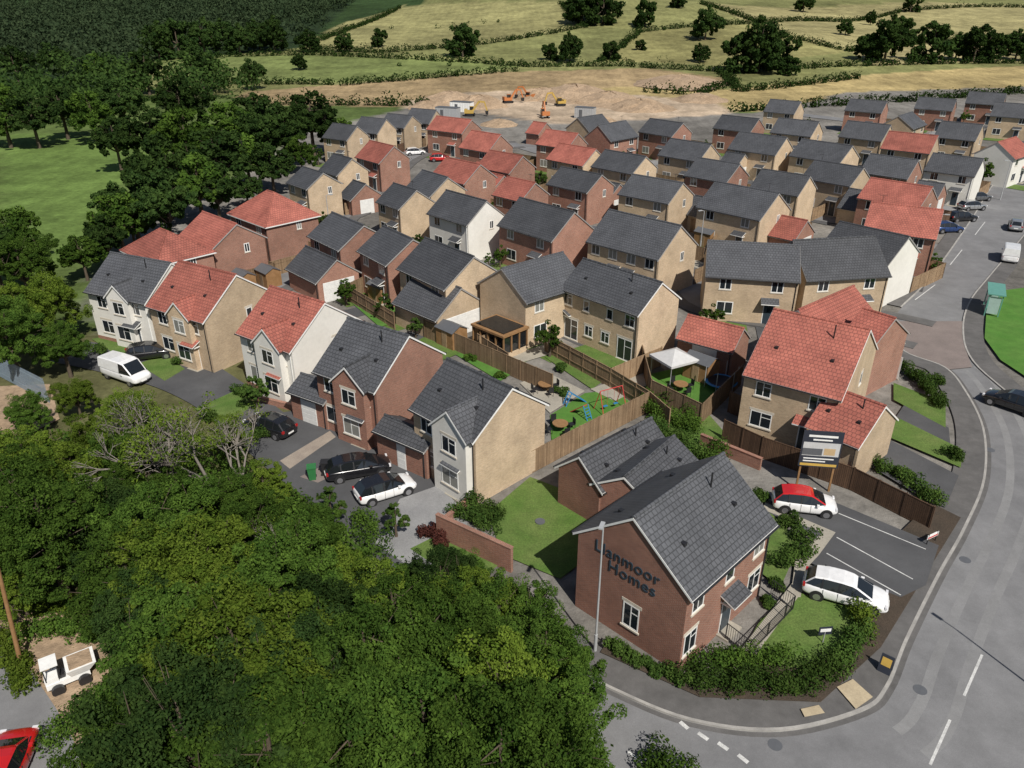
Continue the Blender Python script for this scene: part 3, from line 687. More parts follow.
patch('block_paving',[(400,500),(440,486),(470,520),(455,552),(420,575),(375,545)],'block',.03)
patch('gravel_bed',[(280,462),(330,432),(336,438),(290,470)],'gravel',.035)
patch('gravel_bed',[(300,478),(325,466),(338,474),(318,484)],'blockr',.035)
patch('front_lawn',[(195,410),(235,392),(262,402),(225,425)],'lawn',.04)
patch('front_lawn',[(92,340),(130,332),(145,345),(120,358)],'lawn',.04)
patch('front_lawn',[(138,365),(165,355),(185,370),(165,382)],'lawn',.04)
patch('driveway',[(160,350),(185,345),(245,385),(220,395)],'roadd',.04)
patch('garden_lawn',[(410,550),(440,535),(500,565),(470,590)],'lawn',.03)
patch('garden_lawn',[(490,512),(530,478),(640,520),(560,580),(500,555)],'lawn',.03)
for nm,pl,mt in [('garden_lawn',[(545,358),(590,344),(628,364),(592,390)],'lawn'),('garden_lawn',[(512,352),(540,344),(552,352),(522,364)],'turf'),
   ('artificial_lawn',[(552,448),(550,416),(585,394),(612,391),(645,412),(600,436)],'turf'),('patio',[(520,384),(545,372),(585,392),(550,414)],'slab'),
   ('garden_lawn',[(450,352),(470,346),(520,370),(500,382)],'turf'),('garden_lawn',[(350,302),(385,290),(410,318),(380,328)],'turf'),
   ('garden_lawn',[(636,378),(690,366),(736,385),(700,405)],'turf'),('patio',[(520,364),(560,352),(545,345),(510,356)],'slab'),
   ('patio',[(590,390),(640,372),(655,382),(615,402)],'slab'),('garden_lawn',[(410,345),(430,335),(470,350),(440,362)],'lawn'),
   ('garden_soil',[(640,440),(700,405),(730,440),(690,475)],'lawn')]:
    patch(nm,pl,mt,.02)
fence([(425,338),(480,362),(520,380),(552,394)]); fence([(478,502),(560,458),(648,412)]); fence([(648,412),(610,388),(545,352)]); fence([(610,388),(660,366)])
fence([(478,352),(508,372)]); fence([(508,345),(480,355)]); fence([(345,302),(395,278)]); fence([(395,330),(350,302)])
fence([(640,360),(650,400),(700,425),(740,385)],1.8)
fence([(690,232),(720,240),(705,262)],1.8); fence([(648,412),(668,430)],1.8)
fence([(722,440),(760,458),(850,490),(928,530)],1.7,'fenced'); fence([(728,412),(790,440)],1.8,'fenced')
def brickwall(px,h,t=.22,name='brick_wall',mat='b'):
    P_=[G(u,v,0) for u,v in px]; mb=MB()
    for a,b in zip(P_[:-1],P_[1:]):
        d=(b-a);L=d.length;M=Matrix.Translation(a)@Matrix.Rotation(math.atan2(d.y,d.x),4,'Z')
        mb.box(0,L,-t/2,t/2,0,h,0,M); mb.box(-.02,L+.02,-t/2-.03,t/2+.03,h+.003,h+.07,1,M)
    return mb.obj(name,[mat,mat])
brickwall([(438,537),(512,572)],1.7); brickwall([(478,498),(440,530)],.6); brickwall([(700,445),(760,470)],.9); brickwall([(806,470),(868,492)],1.0); brickwall([(300,412),(250,400)],.5)
# show home plot
patch('plot_soil',[(600,655),(700,700),(820,705),(880,650),(960,520),(930,505),(790,640),(700,690),(610,640)],'mulch',.122)
patch('front_lawn',[(760,622),(800,596),(858,612),(850,655),(800,672),(740,660)],'lawn',.125)
patch('garden_path',[(728,668),(800,575),(812,580),(742,676)],'slab',.13)
patch('parking_area',[(772,500),(835,505),(938,548),(925,588),(900,600),(800,562),(815,540),(768,515)],'roadd',.127)
patch('garden_path',[(765,505),(835,535),(818,558),(805,572),(800,600),(790,600),(795,560),(822,535),(762,512)],'slab',.13)
patch('front_lawn',[(700,480),(760,505),(800,545),(780,590),(740,560)],'lawn',.122)
patch('tactile_paving',[(836,690),(852,682),(872,700),(855,712)],'tact',.13); patch('tactile_paving',[(800,712),(818,708),(824,716),(804,720)],'tact',.13)
pz=.134+_k[0]*.0003
for a,b in (((838,516),(925,552)),((836,540),(912,582)),((826,556),(900,598))):
    A,B=G(*a,0),G(*b,0); ribbon('parking_line',[A,B],-.04,.04,0,pz,'paint'); pz+=.0004
patch('driveway',[(872,470),(885,440),(958,478),(945,510),(925,502)],'roadd',.13)
patch('driveway',[(895,420),(905,405),(948,430),(950,450),(905,436)],'roadd',.13)
patch('front_lawn',[(885,438),(960,470),(962,452),(893,418)],'lawn',.135)
patch('front_lawn',[(893,385),(945,405),(945,430),(893,402)],'lawn',.135)
patch('verge_lawn',[(1003,292),(1060,285),(1120,330),(1120,420),(1050,395),(1000,362),(984,340),(986,312)],'turf',.13)
def dash(pxs,w=.12,z=.022):
    for a,b in pxs: ribbon('road_marking',[G(*a,0),G(*b,0)],-w/2,w/2,0,z,'paint')
dash([((982,655),(964,696)),((950,720),(930,765))])
dash([((628,752),(645,764)),((662,768),(700,786))])
dash([((680,722),(688,729)),((698,733),(708,740)),((718,743),(728,750)),((738,755),(748,763))],.2)
dash([((915,300),(935,285)),((950,265),(962,250)),((975,235),(985,222))],.1)
for u,v in ((775,745),(965,560),(540,523),(990,450),(920,690)):
    p=G(u,v,0); mb=MB(); mb.cyl((0,0,0),(0,0,.024 if u!=540 else .16),.32,n=16); mb.obj('manhole_cover',['lead'],loc=p,rot=.6)

# ------------------------------------------------------------------ hedges and shrubs near
def shrub(pxs,r,leaf='leafH',name='shrub',size=.085,n=420,h=None):
    C=[];R=[]
    for u,v in pxs:
        p=G(u,v,r*.6)
        for _ in range(7): C.append((p.x+random.gauss(0,r*.4),p.y+random.gauss(0,r*.4),r*random.uniform(.35,1.0))); R.append(r*.5)
    return blobs_mesh(name,C,R,n//3,size,leaf,.9)
def hedge(px,h=1.0,r=.5,leaf='leafH',name='hedge'):
    C=[];R=[];P_=[G(u,v,0) for u,v in px]
    for a,b in zip(P_[:-1],P_[1:]):
        L=(b-a).length
        for i in range(int(L/.3)+1):
            p=a.lerp(b,i*.3/max(L,.3))
            for _ in range(2):
                C.append((p.x+random.gauss(0,r*.3),p.y+random.gauss(0,r*.3),random.uniform(.25,.9)*h)); R.append(r*random.uniform(.6,.95))
    return blobs_mesh(name,C,R,150,.075,leaf,.9)
hedge([(612,652),(650,672),(690,688)],.8,.4); hedge([(695,685),(740,692),(800,690),(835,675)],1.0,.8); hedge([(835,672),(850,652),(862,630)],1.1,.7); hedge([(700,672),(735,666),(780,668)],1.1,.7,'leafA')
shrub([(788,560),(800,548),(806,535)],1.0,'leafH'); shrub([(860,612)],1.1,'leafB','ornamental_shrub'); shrub([(778,585),(768,600)],.5); shrub([(790,520),(760,495)],.7)
hedge([(868,466),(900,480),(940,510)],1.0,.6); hedge([(895,368),(920,385),(942,412)],1.1,.6); hedge([(470,506),(498,520),(480,528)],1.1,.6); hedge([(645,405),(662,422),(700,436)],1.4,.8,'leafA'); hedge([(650,430),(690,455),(720,470)],1.4,.7)
shrub([(660,405),(690,420),(715,452)],1.3,'leafA'); shrub([(955,455),(935,380)],.8); shrub([(430,528),(445,540)],.7,'leafR','plum_shrub'); hedge([(455,515),(490,530)],1,.6)
shrub([(205,415),(250,395),(262,432)],.9); shrub([(655,768),(685,770)],1.1,'leafA'); shrub([(240,390),(180,360),(100,350)],.8); shrub([(375,540),(365,520)],1.1,'leafA')
shrub([(560,368),(622,372),(560,392)],.6,'leafH'); shrub([(500,375),(530,372),(470,358)],.5,'leafA')
for u,v,s in [(255,392,.8),(345,290,.8),(415,325,.6),(905,260,.9),(935,262,.7),(985,170,1.2),(500,255,.7),(395,520,.6),(330,505,.7),(760,300,.6),(570,255,.6)]:
    put_tree(random.choice(SMALL),'young_tree',u,v,s,.55,4)
C=[];R=[]
und=[tuple(G(u,v,0)[:2]) for u,v in [(-60,440),(60,440),(150,425),(240,475),(330,525),(400,580),(480,600),(590,670),(600,800),(300,900),(160,820),(130,700),(90,590),(-60,580)]]
X=[p[0] for p in und];Y=[p[1] for p in und]
x=rng.uniform(min(X),max(X),2600);y=rng.uniform(min(Y),max(Y),2600);k=pip(x,y,und)
for a,b_ in zip(x[k],y[k]): C.append((a,b_,random.uniform(.3,1.6))); R.append(random.uniform(.6,1.3))
blobs_mesh('undergrowth',C,R,70,.14,'leafA')

# ------------------------------------------------------------------ cars
def car(u,v,head,paint,L=4.1,kind='hatch',roofm=None,z0=.05,name='parked_car'):
    p=G(u,v,.6); E=empty(name,(p.x,p.y,z0),math.radians(head)); h=L/2
    mats=[paint,'cglass',roofm or paint,'black','lampw','lampr','signw']
    if kind=='van':
        st=[(-1.0,.35,1.0,.86),(-.97,.28,1.1,.92),(-.5,.26,1.1,.94),(0,.26,1.1,.94),(.45,.26,1.1,.94),(.75,.27,1.05,.92),(.93,.3,.92,.86),(1.0,.38,.75,.74)]
        gh=[(-.995,1.05,.88,.86),(-.97,1.88,.90,.80),(-.3,1.95,.92,.82),(.2,1.95,.92,.82),(.42,1.86,.90,.78),(.76,1.06,.84,.76)]; glassfrom=.35
    else:
        st=[(-1.0,.42,.66,.68),(-.975,.32,.86,.78),(-.88,.25,.96,.85),(-.6,.21,.98,.885),(-.2,.20,.95,.89),(.2,.20,.93,.89),(.5,.21,.92,.885),(.72,.23,.86,.87),(.88,.26,.77,.82),(.97,.30,.66,.72),(1.0,.40,.55,.60)]
        gh=[(-.94,.93,.72,.68),(-.74,1.36,.79,.60),(-.45,1.46,.82,.62),(-.1,1.48,.83,.63),(.12,1.43,.83,.61),(.22,1.34,.82,.59),(.60,.91,.76,.66)]
        glassfrom=-2
    def ring(s,zb,zt,w): return [(-.0,zb),(w*.88,zb),(w*.98,zb+.12),(w,(zb+zt)/2),(w*.97,zt-.10),(w*.86,zt),(.0,zt+.035)]
    rows=[]
    for s,zb,zt,w in st:
        r=ring(s,zb,zt,w); full=[Vector((s*h,y,z)) for y,z in r]+[Vector((s*h,-y,z)) for y,z in r[-2:0:-1]]; rows.append(full)
    bm_v=[v_ for r in rows for v_ in r]; n=len(rows[0]); faces=[]
    for i in range(len(rows)-1):
        for j in range(n): faces.append((i*n+j,i*n+(j+1)%n,(i+1)*n+(j+1)%n,(i+1)*n+j))
    faces.append(tuple(range(n))[::-1]); faces.append(tuple(range((len(rows)-1)*n,len(rows)*n)))
    me=D.meshes.new('body'); me.from_pydata(bm_v,[],faces); me.materials.append(MT[paint]); me.polygons.foreach_set('use_smooth',[True]*len(faces))
    o=D.objects.new('body',me); COL.objects.link(o); o.parent=E; md=o.modifiers.new('s','SUBSURF'); md.levels=1; md.render_levels=1
    g=MB()
    for i in range(len(gh)-1):
        (s0,z0_,b0,t0),(s1,z1_,b1,t1)=gh[i],gh[i+1]
        zb0=.9 if kind!='van' else 1.05
        for sg in (-1,1):
            A=(s0*h,sg*b0,min(zb0,z0_-.01));B=(s1*h,sg*b1,min(zb0,z1_-.01));C_=(s1*h,sg*t1,z1_-.05);Dd=(s0*h,sg*t0,z0_-.05)
            mi=1 if s1>glassfrom else 0
            f=[A,B,C_,Dd]; g.face(f if sg<0 else f[::-1],mi)
            A2=(s0*h,sg*(t0-.1),z0_);B2=(s1*h,sg*(t1-.1),z1_)
            f=[Dd,C_,B2,A2]; g.face(f if sg<0 else f[::-1],0 if not roofm else 2)
        glassend=(i==0 and kind!='van') or i==len(gh)-2
        g.face([(s0*h,-(t0-.1),z0_),(s1*h,-(t1-.1),z1_),(s1*h,t1-.1,z1_),(s0*h,t0-.1,z0_)],1 if glassend else 2)
    if kind!='van':
        for s in (-.16,.0-.55):
            for sg in (-1,1):
                f=[(s*h-.05,sg*.842,.92),(s*h+.05,sg*.842,.92),(s*h+.04,sg*.645,1.42),(s*h-.04,sg*.645,1.42)]
                g.face(f if sg<0 else f[::-1],3)
    g.obj('cabin',mats,E)
    d=MB(); w=.87
    for sx in (-.62,.64):
        for sg in (-1,1):
            x=sx*h; d.cyl((x,sg*.5,.33),(x,sg*(w+.018),.33),.375,n=18,mi=0); d.cyl((x,sg*.55,.31),(x,sg*(w+.03),.31),.315,n=18,mi=1); d.cyl((x,sg*(w+.02),.31),(x,sg*(w+.04),.31),.2,n=10,mi=2)
    for sg in (-1,1):
        d.box(.90*h,.955*h,sg*.66-.13,sg*.66+.13,.60,.74,3); d.box(-.985*h,-.93*h,sg*.68-.10,sg*.68+.10,.72,.90,4)
        d.box(.30*h,.38*h,sg*.93-.08,sg*.93+.08,.90,1.02,5)
        for sd in (.14,-.16,-.5): d.box(sd*h-.008,sd*h+.008,sg*.885-.006,sg*.885+.012,.35,.9,0)
    d.box(.985*h,1.005*h,-.26,.26,.40,.51,6); d.box(-1.008*h,-.99*h,-.26,.26,.50,.61,6); d.box(.97*h,.995*h,-.45,.45,.27,.37,0)
    d.obj('wheels_and_lights',['black','rubber','alloy','lampw','lampr',paint,'signw'],E)
    return E
car(804,503,-12,'cwhite',3.95,roofm='cred',z0=.15); car(845,592,-25,'cwhite',4.4,z0=.15)
car(270,425,150,'cblack',4.3); car(358,467,20,'cblack',4.5); car(385,488,30,'cwhite',4.0,'hatch','cblack'); car(150,352,20,'cblack',4.2)
car(126,373,-30,'cwhite',4.7,'van',name='parked_van'); car(1010,255,60,'cwhite',4.6,'van',name='white_van'); car(1014,402,130,'cblack',4.4)
car(962,217,10,'cblack',4.3); car(978,197,15,'cgrey',4.3); car(948,228,5,'cblue',4.0); car(4,768,100,'cred',4.0); car(972,206,12,'csilver',4.2)
car(315,270,40,'cwhite',4.1); car(277,252,45,'cblack',4.2); car(395,168,30,'cwhite',4.1); car(620,262,130,'cgrey',4.1); car(985,165,20,'cwhite'); car(870,215,40,'cblack'); car(440,158,10,'cred')
car(1000,150,30,'cblack'); car(833,182,45,'cwhite',4.6,'van',name='parked_van'); car(1016,225,60,'csilver'); car(770,215,40,'csilver'); car(560,195,40,'cblue'); car(415,152,20,'cwhite')

# ------------------------------------------------------------------ street furniture
def lamp(p,h=8,az=0,arm=1.0):
    mb=MB(); mb.cyl((0,0,0),(0,0,1.2),.09,n=10); mb.cyl((0,0,1.2),(0,0,h),.06,.04,n=10); mb.cyl((0,0,h),(arm,0,h+.15),.03,n=8)
    mb.box(arm-.05,arm+.5,-.1,.1,h+.10,h+.18,0); mb.box(arm+.1,arm+.4,-.07,.07,h+.06,h+.098,1)
    return mb.obj('street_lamp',['metal','lampw'],loc=(p.x,p.y,.0),rot=math.radians(az))
p=G(595,652,0); lamp(p,8.0,-110,.1)
lamp(G(927,264,0),6,-20,.6); lamp(G(1078,722,0),7,120,.8); lamp(G(1000,200,0),6,180,.6); lamp(G(750,300,0),5,90,.4); lamp(G(330,232,0),5,0,.4); lamp(G(545,160,0),5,0,.4); lamp(G(700,250,0),5,200,.4); lamp(G(405,300,0),5,200,.4)
p=G(812,490,0); E=empty('advertising_board',p,math.radians(-8)); mb=MB()
for x in (-1.05,1.05): mb.box(x-.06,x+.06,-.06,.06,0,4.6,0)
mb.box(-1.25,1.25,-.12,-.065,1.9,4.6,1); mb.box(-1.15,1.15,-.135,-.122,2.75,3.75,2); mb.box(-1.15,.1,-.14,-.136,2.8,3.3,3); mb.box(-.9,.9,-.135,-.122,4.15,4.3,4); mb.box(-.6,.6,-.135,-.122,3.9,4.0,4); mb.box(-1.0,.9,-.135,-.122,2.5,2.58,4); mb.box(-1.0,.4,-.135,-.122,2.3,2.38,4); mb.box(-1.15,1.15,-.135,-.122,1.98,2.16,5)
mb.box(.2,.9,-.14,-.136,2.85,3.35,6)
mb.obj('board',['wood','navy','canopy','lead','signw','signg','tan'],E)
p=G(884,672,0); E=empty('pavement_sign',(p.x,p.y,.12),math.radians(-40)); mb=MB()
for s in (-1,1):
    M=Matrix.Translation((0,s*.22,0))@Matrix.Rotation(s*.22,4,'X'); mb.box(-.3,.3,-.02,.02,0,1.0,0,M); mb.box(-.22,.22,-.03,-.021,.4,.85,1 if s<0 else 0,M)
mb.obj('boards',['navy','signg'],E)
p=G(822,645,0); mb=MB(); mb.cyl((0,0,0),(0,0,1),.03); mb.box(-.35,.35,-.02,.02,.6,1.1,1); mb.box(-.28,.28,-.03,-.021,.8,1.0,2); mb.obj('plot_sign',['metal','navy','signw'],loc=(p.x,p.y,.13),rot=.1)
p=G(930,545,0); mb=MB(); mb.cyl((-.4,0,0),(-.4,0,.8),.03); mb.cyl((.4,0,0),(.4,0,.8),.03); mb.box(-.5,.5,-.02,.02,.45,.75,1); mb.box(-.45,.45,-.03,-.021,.5,.6,2); mb.obj('street_name_sign',['black','signw','pink'],loc=(p.x,p.y,.12),rot=.5)
def railing(px,h=1.0,z=.13,name='metal_railing',m='black'):
    P_=[G(u,v,0) for u,v in px]; mb=MB()
    for a,b in zip(P_[:-1],P_[1:]):
        a=Vector((a.x,a.y,z));b=Vector((b.x,b.y,z));L=(b-a).length;n=int(L/.13)
        for hh in (h,.12): mb.cyl(a+Vector((0,0,hh)),b+Vector((0,0,hh)),.025,n=6)
        for i in range(n+1):
            q=a.lerp(b,i/max(n,1)); mb.cyl(q,q+Vector((0,0,h)),.012 if i%14 else .035,n=4)
    mb.obj(name,[m])
railing([(725,640),(748,658),(792,612),(770,596)])
P0,P1=G(-10,372,0),G(50,404,0); mb=MB(); dv=(P1-P0); nn=int(dv.length/.16); aa=math.atan2(dv.y,dv.x)
for i in range(nn+1):
    M=Matrix.Translation(P0.lerp(P1,i/nn))@Matrix.Rotation(aa,4,'Z'); mb.box(-.035,.035,-.01,.01,.1,2.3,0,M)
for hh in (.5,1.9): mb.box(0,dv.length,.012,.05,hh,hh+.06,0,Matrix.Translation(P0)@Matrix.Rotation(aa,4,'Z'))
mb.obj('palisade_fence',['pal'])
p=G(990,312,0); E=empty('bus_shelter',(p.x,p.y,.13),math.radians(62)); mb=MB()
for x in (-1.8,1.8):
    for y in (-.6,.6): mb.box(x-.05,x+.05,y-.05,y+.05,0,2.3,0)
mb.box(-2.0,2.0,-.8,.8,2.3,2.42,0); mb.box(-1.75,1.75,.58,.60,.3,2.1,1); mb.box(-1.81,-1.79,-.5,.5,.3,2.1,1); mb.box(1.79,1.81,-.5,.5,.3,2.1,1); mb.box(-1.4,1.4,.2,.5,.45,.52,0)
mb.obj('shelter',['teal','sglass'],E)
def bin_(u,v,m='green',z=.08):
    p=G(u,v,0); mb=MB(); a=.22;b=.29
    mb.hexa([(-a,-a,.05),(a,-a,.05),(a,a,.05),(-a,a,.05),(-b,-b,.98),(b,-b,.98),(b,b,.98),(-b,b,.98)],0); mb.box(-b-.02,b+.02,-b-.04,b+.05,.985,1.05,0); mb.cyl((-.27,.26,.1),(.27,.26,.1),.1,n=10,mi=1); mb.cyl((-.25,.36,.98),(.25,.36,.98),.02,n=6,mi=0)
    mb.obj('wheelie_bin',[m,'rubber'],loc=(p.x,p.y,z),rot=random.uniform(0,3))
bin_(313,480);bin_(327,475,'black');bin_(205,265);bin_(213,262,'black');bin_(222,265);bin_(235,350,'green');bin_(640,270,'black')
p=G(672,378,0); E=empty('garden_gazebo',p,.5); mb=MB()
for x in (-1.3,1.3):
    for y in (-1.3,1.3): mb.cyl((x,y,0),(x,y,2.0),.03,n=6)
for i in range(4):
    a=math.pi/2*i+math.pi/4; b=a+math.pi/2; r=2.1
    mb.face([(r*math.cos(a),r*math.sin(a),2.0),(r*math.cos(b),r*math.sin(b),2.0),(0,0,2.75)],1); mb.face([(r*math.cos(a),r*math.sin(a),1.8),(r*math.cos(b),r*math.sin(b),1.8),(r*math.cos(b),r*math.sin(b),2.0),(r*math.cos(a),r*math.sin(a),2.0)],1)
mb.obj('frame_and_canopy',['metal','canopy'],E)
p=G(500,350,0); E=empty('conservatory',p,math.radians(-45)); mb=MB()
mb.box(-2,2,-1.5,1.5,0,.6,2)
for x in (-2,-1,0,1,2):
    for y in (-1.5,1.5): mb.box(x-.06,x+.06,y-.06,y+.06,.6,2.3,0)
for y in (-.5,.5):
    for x in (-2,2): mb.box(x-.06,x+.06,y-.06,y+.06,.6,2.3,0)
mb.box(-1.95,1.95,-1.45,1.45,.6,2.28,1); mb.box(-2.15,2.15,-1.65,1.65,2.3,2.5,0); mb.box(-1.8,1.8,-1.3,1.3,2.503,2.6,1)
mb.obj('frame',['wood','cglass','c'],E)
def shed(u,v,rot=-.8,s=1.0):
    p=G(u,v,0); mb=MB(); L,W,h=2.4*s,1.8*s,1.8
    mb.face([(-L/2,-W/2,0),(L/2,-W/2,0),(L/2,-W/2,h),(-L/2,-W/2,h)]);mb.face([(L/2,W/2,0),(-L/2,W/2,0),(-L/2,W/2,h),(L/2,W/2,h)])
    for x in (-1,1): mb.face([(x*L/2,-W/2,0),(x*L/2,W/2,0),(x*L/2,W/2,h),(x*L/2,0,h+.45),(x*L/2,-W/2,h)][::x])
    roofslabs(mb,-L/2-.1,L/2+.1,W,h,.5,.12,.04,1); mb.box(-.35,.35,-W/2-.03,-W/2-.005,.05,1.65,2)
    mb.obj('garden_shed',['wood','lead','fence'],loc=(p.x,p.y,.02),rot=rot)
for u,v in [(452,345),(382,300),(245,290),(270,285),(600,245),(705,245),(850,215),(525,232),(650,262),(700,378)]: shed(u,v)
def slide(u,v,m='pink'):
    p=G(u,v,0); mb=MB(); mb.hexa([(-.25,0,0),(.25,0,0),(.25,.1,0),(-.25,.1,0),(-.25,-1.4,1.1),(.25,-1.4,1.1),(.25,-1.3,1.1),(-.25,-1.3,1.1)],0)
    for x in (-.25,.25): mb.cyl((x,-1.4,1.15),(x,-1.9,0),.04,n=6,mi=1)
    for k in range(4): mb.cyl((-.25,-1.5-k*.1,.9-k*.22),(.25,-1.5-k*.1,.9-k*.22),.03,n=6,mi=1)
    mb.obj('garden_slide',[m,'blue'],loc=(p.x,p.y,.05),rot=random.uniform(0,6))
slide(572,412);slide(585,402,'blue')
# swing frame
p=G(610,410,0); mb=MB()
for x in (-1.1,1.1):
    for y in (-.7,.7): mb.cyl((x,y,0),(x*.95,0,1.9),.035,n=6)
mb.cyl((-1.05,0,1.9),(1.05,0,1.9),.035,n=6)
for x in (-.5,.5):
    mb.box(x-.2,x+.2,-.1,.1,.45,.49,1)
    for s in (-.18,.18): mb.cyl((x+s,0,.49),(x+s,0,1.9),.01,n=4)
mb.obj('garden_swing',['pink','blue'],loc=(p.x,p.y,.03),rot=.5)
def table(u,v):
    p=G(u,v,0); mb=MB(); mb.cyl((0,0,.68),(0,0,.74),.6,n=16,mi=0); mb.cyl((0,0,0),(0,0,.68),.05,n=8,mi=1)
    for k in range(4):
        a=k*math.pi/2; x,y=math.cos(a)*.95,math.sin(a)*.95
        M=Matrix.Translation((x,y,0))@Matrix.Rotation(a,4,'Z'); mb.box(-.22,.22,-.22,.22,.4,.46,1,M); mb.box(.2,.25,-.22,.22,.46,.9,1,M)
        for sx in (-.2,.2):
            for sy in (-.2,.2): mb.cyl(M@Vector((sx,sy,0)),M@Vector((sx,sy,.4)),.02,n=5,mi=1)
    mb.obj('patio_set',['wood','black'],loc=(p.x,p.y,.06),rot=.4)
table(560,432);table(545,392);table(680,392)
def tramp(u,v,s=1):
    p=G(u,v,0); mb=MB(); mb.cyl((0,0,.7*s),(0,0,.76*s),1.5*s,n=20,mi=0); mb.cyl((0,0,.765*s),(0,0,.78*s),1.2*s,n=20,mi=1)
    for k in range(6):
        a=k*math.pi/3; mb.cyl((1.5*s*math.cos(a),1.5*s*math.sin(a),0),(1.5*s*math.cos(a),1.5*s*math.sin(a),2.2*s),.03,n=6,mi=2)
    mb.obj('trampoline',['blue','black','metal'],loc=p)
tramp(596,248); tramp(720,388,.9)
def excavator(u,v,rot,m='orange',s=.75):
    p=G(u,v); E=empty('excavator',p,math.radians(rot)); E.scale=(s,s,s); mb=MB()
    for y in (-1.1,1.1):
        mb.box(-1.5,1.5,y-.28,y+.28,.15,.85,1); mb.cyl((-1.5,y-.28,.5),(-1.5,y+.28,.5),.36,n=12,mi=1); mb.cyl((1.5,y-.28,.5),(1.5,y+.28,.5),.36,n=12,mi=1)
    mb.box(-1.9,1.3,-1.3,1.3,1.0,1.9,0); mb.box(-1.9,-.9,-1.3,1.3,1.9,2.3,0); mb.box(-.1,1.3,.35,1.28,1.9,3.0,2); mb.box(-.15,1.35,.3,1.32,3.0,3.1,0)
    def arm(a,b,w,t):
        a=Vector(a);b=Vector(b);d=(b-a);M=Matrix.Translation(a)@Matrix.Rotation(-math.atan2(d.z,d.x),4,'Y'); mb.box(0,d.length,-w,w,-t,t,0,M)
    arm((1.0,-.3,1.7),(3.2,-.3,4.8),.2,.32); arm((3.2,-.3,4.8),(5.2,-.3,4.6),.2,.28); arm((5.0,-.3,4.8),(6.0,-.3,1.8),.16,.22)
    mb.hexa([(5.5,-.9,.6),(6.3,-.9,.5),(6.3,.3,.5),(5.5,.3,.6),(5.3,-.9,1.7),(6.4,-.9,1.8),(6.4,.3,1.8),(5.3,.3,1.7)],1)
    mb.obj('machine',[m,'black','cglass'],E)
excavator(508,103,20,'orange');excavator(530,100,160,'orange');excavator(560,106,200,'yellow');excavator(545,118,100,'orange');excavator(470,116,0,'yellow')
def heap(u,v,r,h):
    p=G(u,v); mb=MB(); n=18; rings=[(1,0),(.8,.3),(.55,.65),(.3,.9),(0.02,1)]
    R=[[Vector((math.cos(2*math.pi*i/n)*r*a*random.uniform(.85,1.15),math.sin(2*math.pi*i/n)*r*a*random.uniform(.85,1.15),h*b*random.uniform(.85,1.1)-.1)) for i in range(n)] for a,b in rings]
    for k in range(len(R)-1):
        for i in range(n): mb.face([R[k][i],R[k][(i+1)%n],R[k+1][(i+1)%n],R[k+1][i]])
    mb.obj('spoil_heap',['soil'],loc=p,smooth=False)
for u,v,r,h in [(480,106,8,3),(575,98,14,4),(610,102,12,3),(540,98,9,3),(640,108,10,2.5),(430,108,7,2),(680,84,16,3),(600,125,6,2),(500,125,5,1.5),(450,100,9,2.5),(700,100,9,2)]: heap(u,v,r,h)
for u,v,w_,m in [(462,112,6,'signw'),(448,118,6,'metal'),(585,118,5,'metal')]:
    p=G(u,v); mb=MB(); mb.box(-w_/2,w_/2,-1.2,1.2,.1,2.6,0); mb.box(-w_/2-.05,w_/2+.05,-1.25,1.25,2.6,2.7,1)
    for k in range(8): mb.box(-w_/2+.3+k*w_/8.2,-w_/2+.42+k*w_/8.2,-1.24,-1.2,.2,2.5,0)
    mb.box(-w_/4,-w_/4+.8,-1.27,-1.24,.1,2.1,1); mb.obj('site_cabin',[m,'lead'],loc=p,rot=-.4)
p=G(72,682,0); E=empty('site_dumper',p,.6); E.scale=(.72,.72,.72); mb=MB()
for x in (-.8,.8):
    for y in (-.75,.75): mb.cyl((x,y-.15,.4),(x,y+.15,.4),.4,n=14,mi=1)
mb.box(-1.4,1.2,-.55,.55,.5,.9,0); mb.hexa([(.1,-.6,.95),(1.2,-.6,.95),(1.2,.6,.95),(.1,.6,.95),(-.1,-.85,1.6),(1.7,-.85,1.6),(1.7,.85,1.6),(-.1,.85,1.6)],0); mb.box(-1.4,-.6,-.5,.5,.9,1.3,0); mb.box(-.6,-.2,-.3,.3,.9,1.2,1); mb.box(.1,1.5,-.7,.7,1.603,1.66,2)
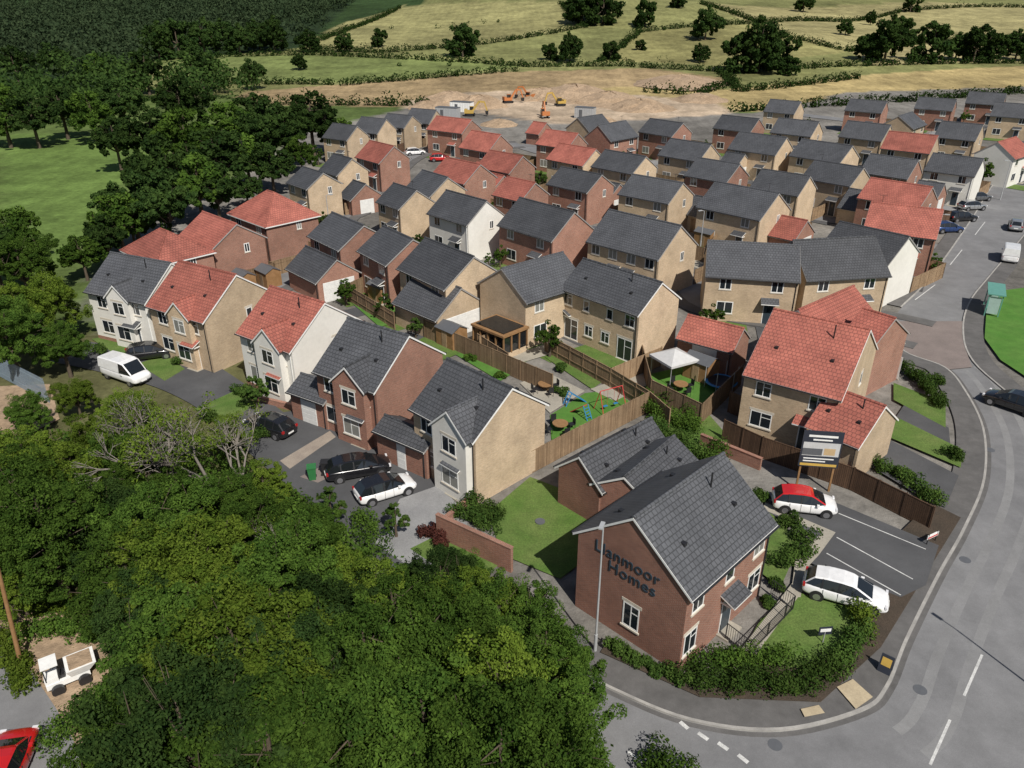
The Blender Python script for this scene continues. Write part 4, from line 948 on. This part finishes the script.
for x in (-1.3,-.5):
    for y in (-.5,.5): mb.cyl((x,y,1.2),(x,y,2.3),.04,n=6,mi=1)
mb.box(-1.4,-.4,-.6,.6,2.3,2.38,0); mb.obj('machine',['signw','black','soil'],E)
p=G(22,668,0); mb=MB(); mb.cyl((0,0,0),(.6,.3,7.5),.11,.08); mb.obj('wooden_pole',['wood'],loc=p)
road('lane',[(-80,600),(-20,700),(20,780),(40,900)],4.5,'road',False)
patch('bare_ground',[(-30,600),(60,590),(110,650),(110,730),(60,760),(20,700),(-30,650)],'soil',.02)
patch('bare_ground',[(-20,388),(50,385),(60,420),(20,440),(-20,430)],'soil',.02)
hedge([(30,640),(60,630),(100,640)],.8,.7,'leafA','bramble'); hedge([(50,745),(90,720),(100,700)],1.0,.8,'leafA','bramble'); hedge([(0,640),(30,690)],.8,.7,'leafB','bramble'); hedge([(30,610),(80,615)],.8,.8,'leafB','bramble')

# ------------------------------------------------------------------ camera, light
cam=D.cameras.new('camera'); cam.sensor_width=36; cam.lens=36*FPX/1024; cam.clip_end=9000; cam.clip_start=.5
co_=D.objects.new('camera',cam); co_.location=(0,0,CAMH); co_.rotation_euler=(math.pi/2-P,0,0); COL.objects.link(co_); scene.camera=co_
el=math.radians(48); S=Vector((.42*math.cos(el),-.907*math.cos(el),math.sin(el))).normalized()
sun=D.lights.new('sun','SUN'); sun.energy=5.0; sun.angle=math.radians(.5); sun.color=(1,.95,.87)
so=D.objects.new('sun',sun); so.rotation_euler=S.to_track_quat('Z','Y').to_euler(); so.location=(50,-50,100); COL.objects.link(so)
wd=D.worlds.new('World'); scene.world=wd; wd.use_nodes=True; nt=wd.node_tree; bg=nt.nodes['Background']
sk=nt.nodes.new('ShaderNodeTexSky'); sk.sky_type='NISHITA'; sk.sun_disc=False; sk.sun_elevation=el; sk.sun_rotation=math.atan2(S.x,S.y)
nt.links.new(sk.outputs[0],bg.inputs['Color']); bg.inputs['Strength'].default_value=.06
scene.view_settings.view_transform='Standard'; scene.view_settings.look='None'; scene.view_settings.exposure=0
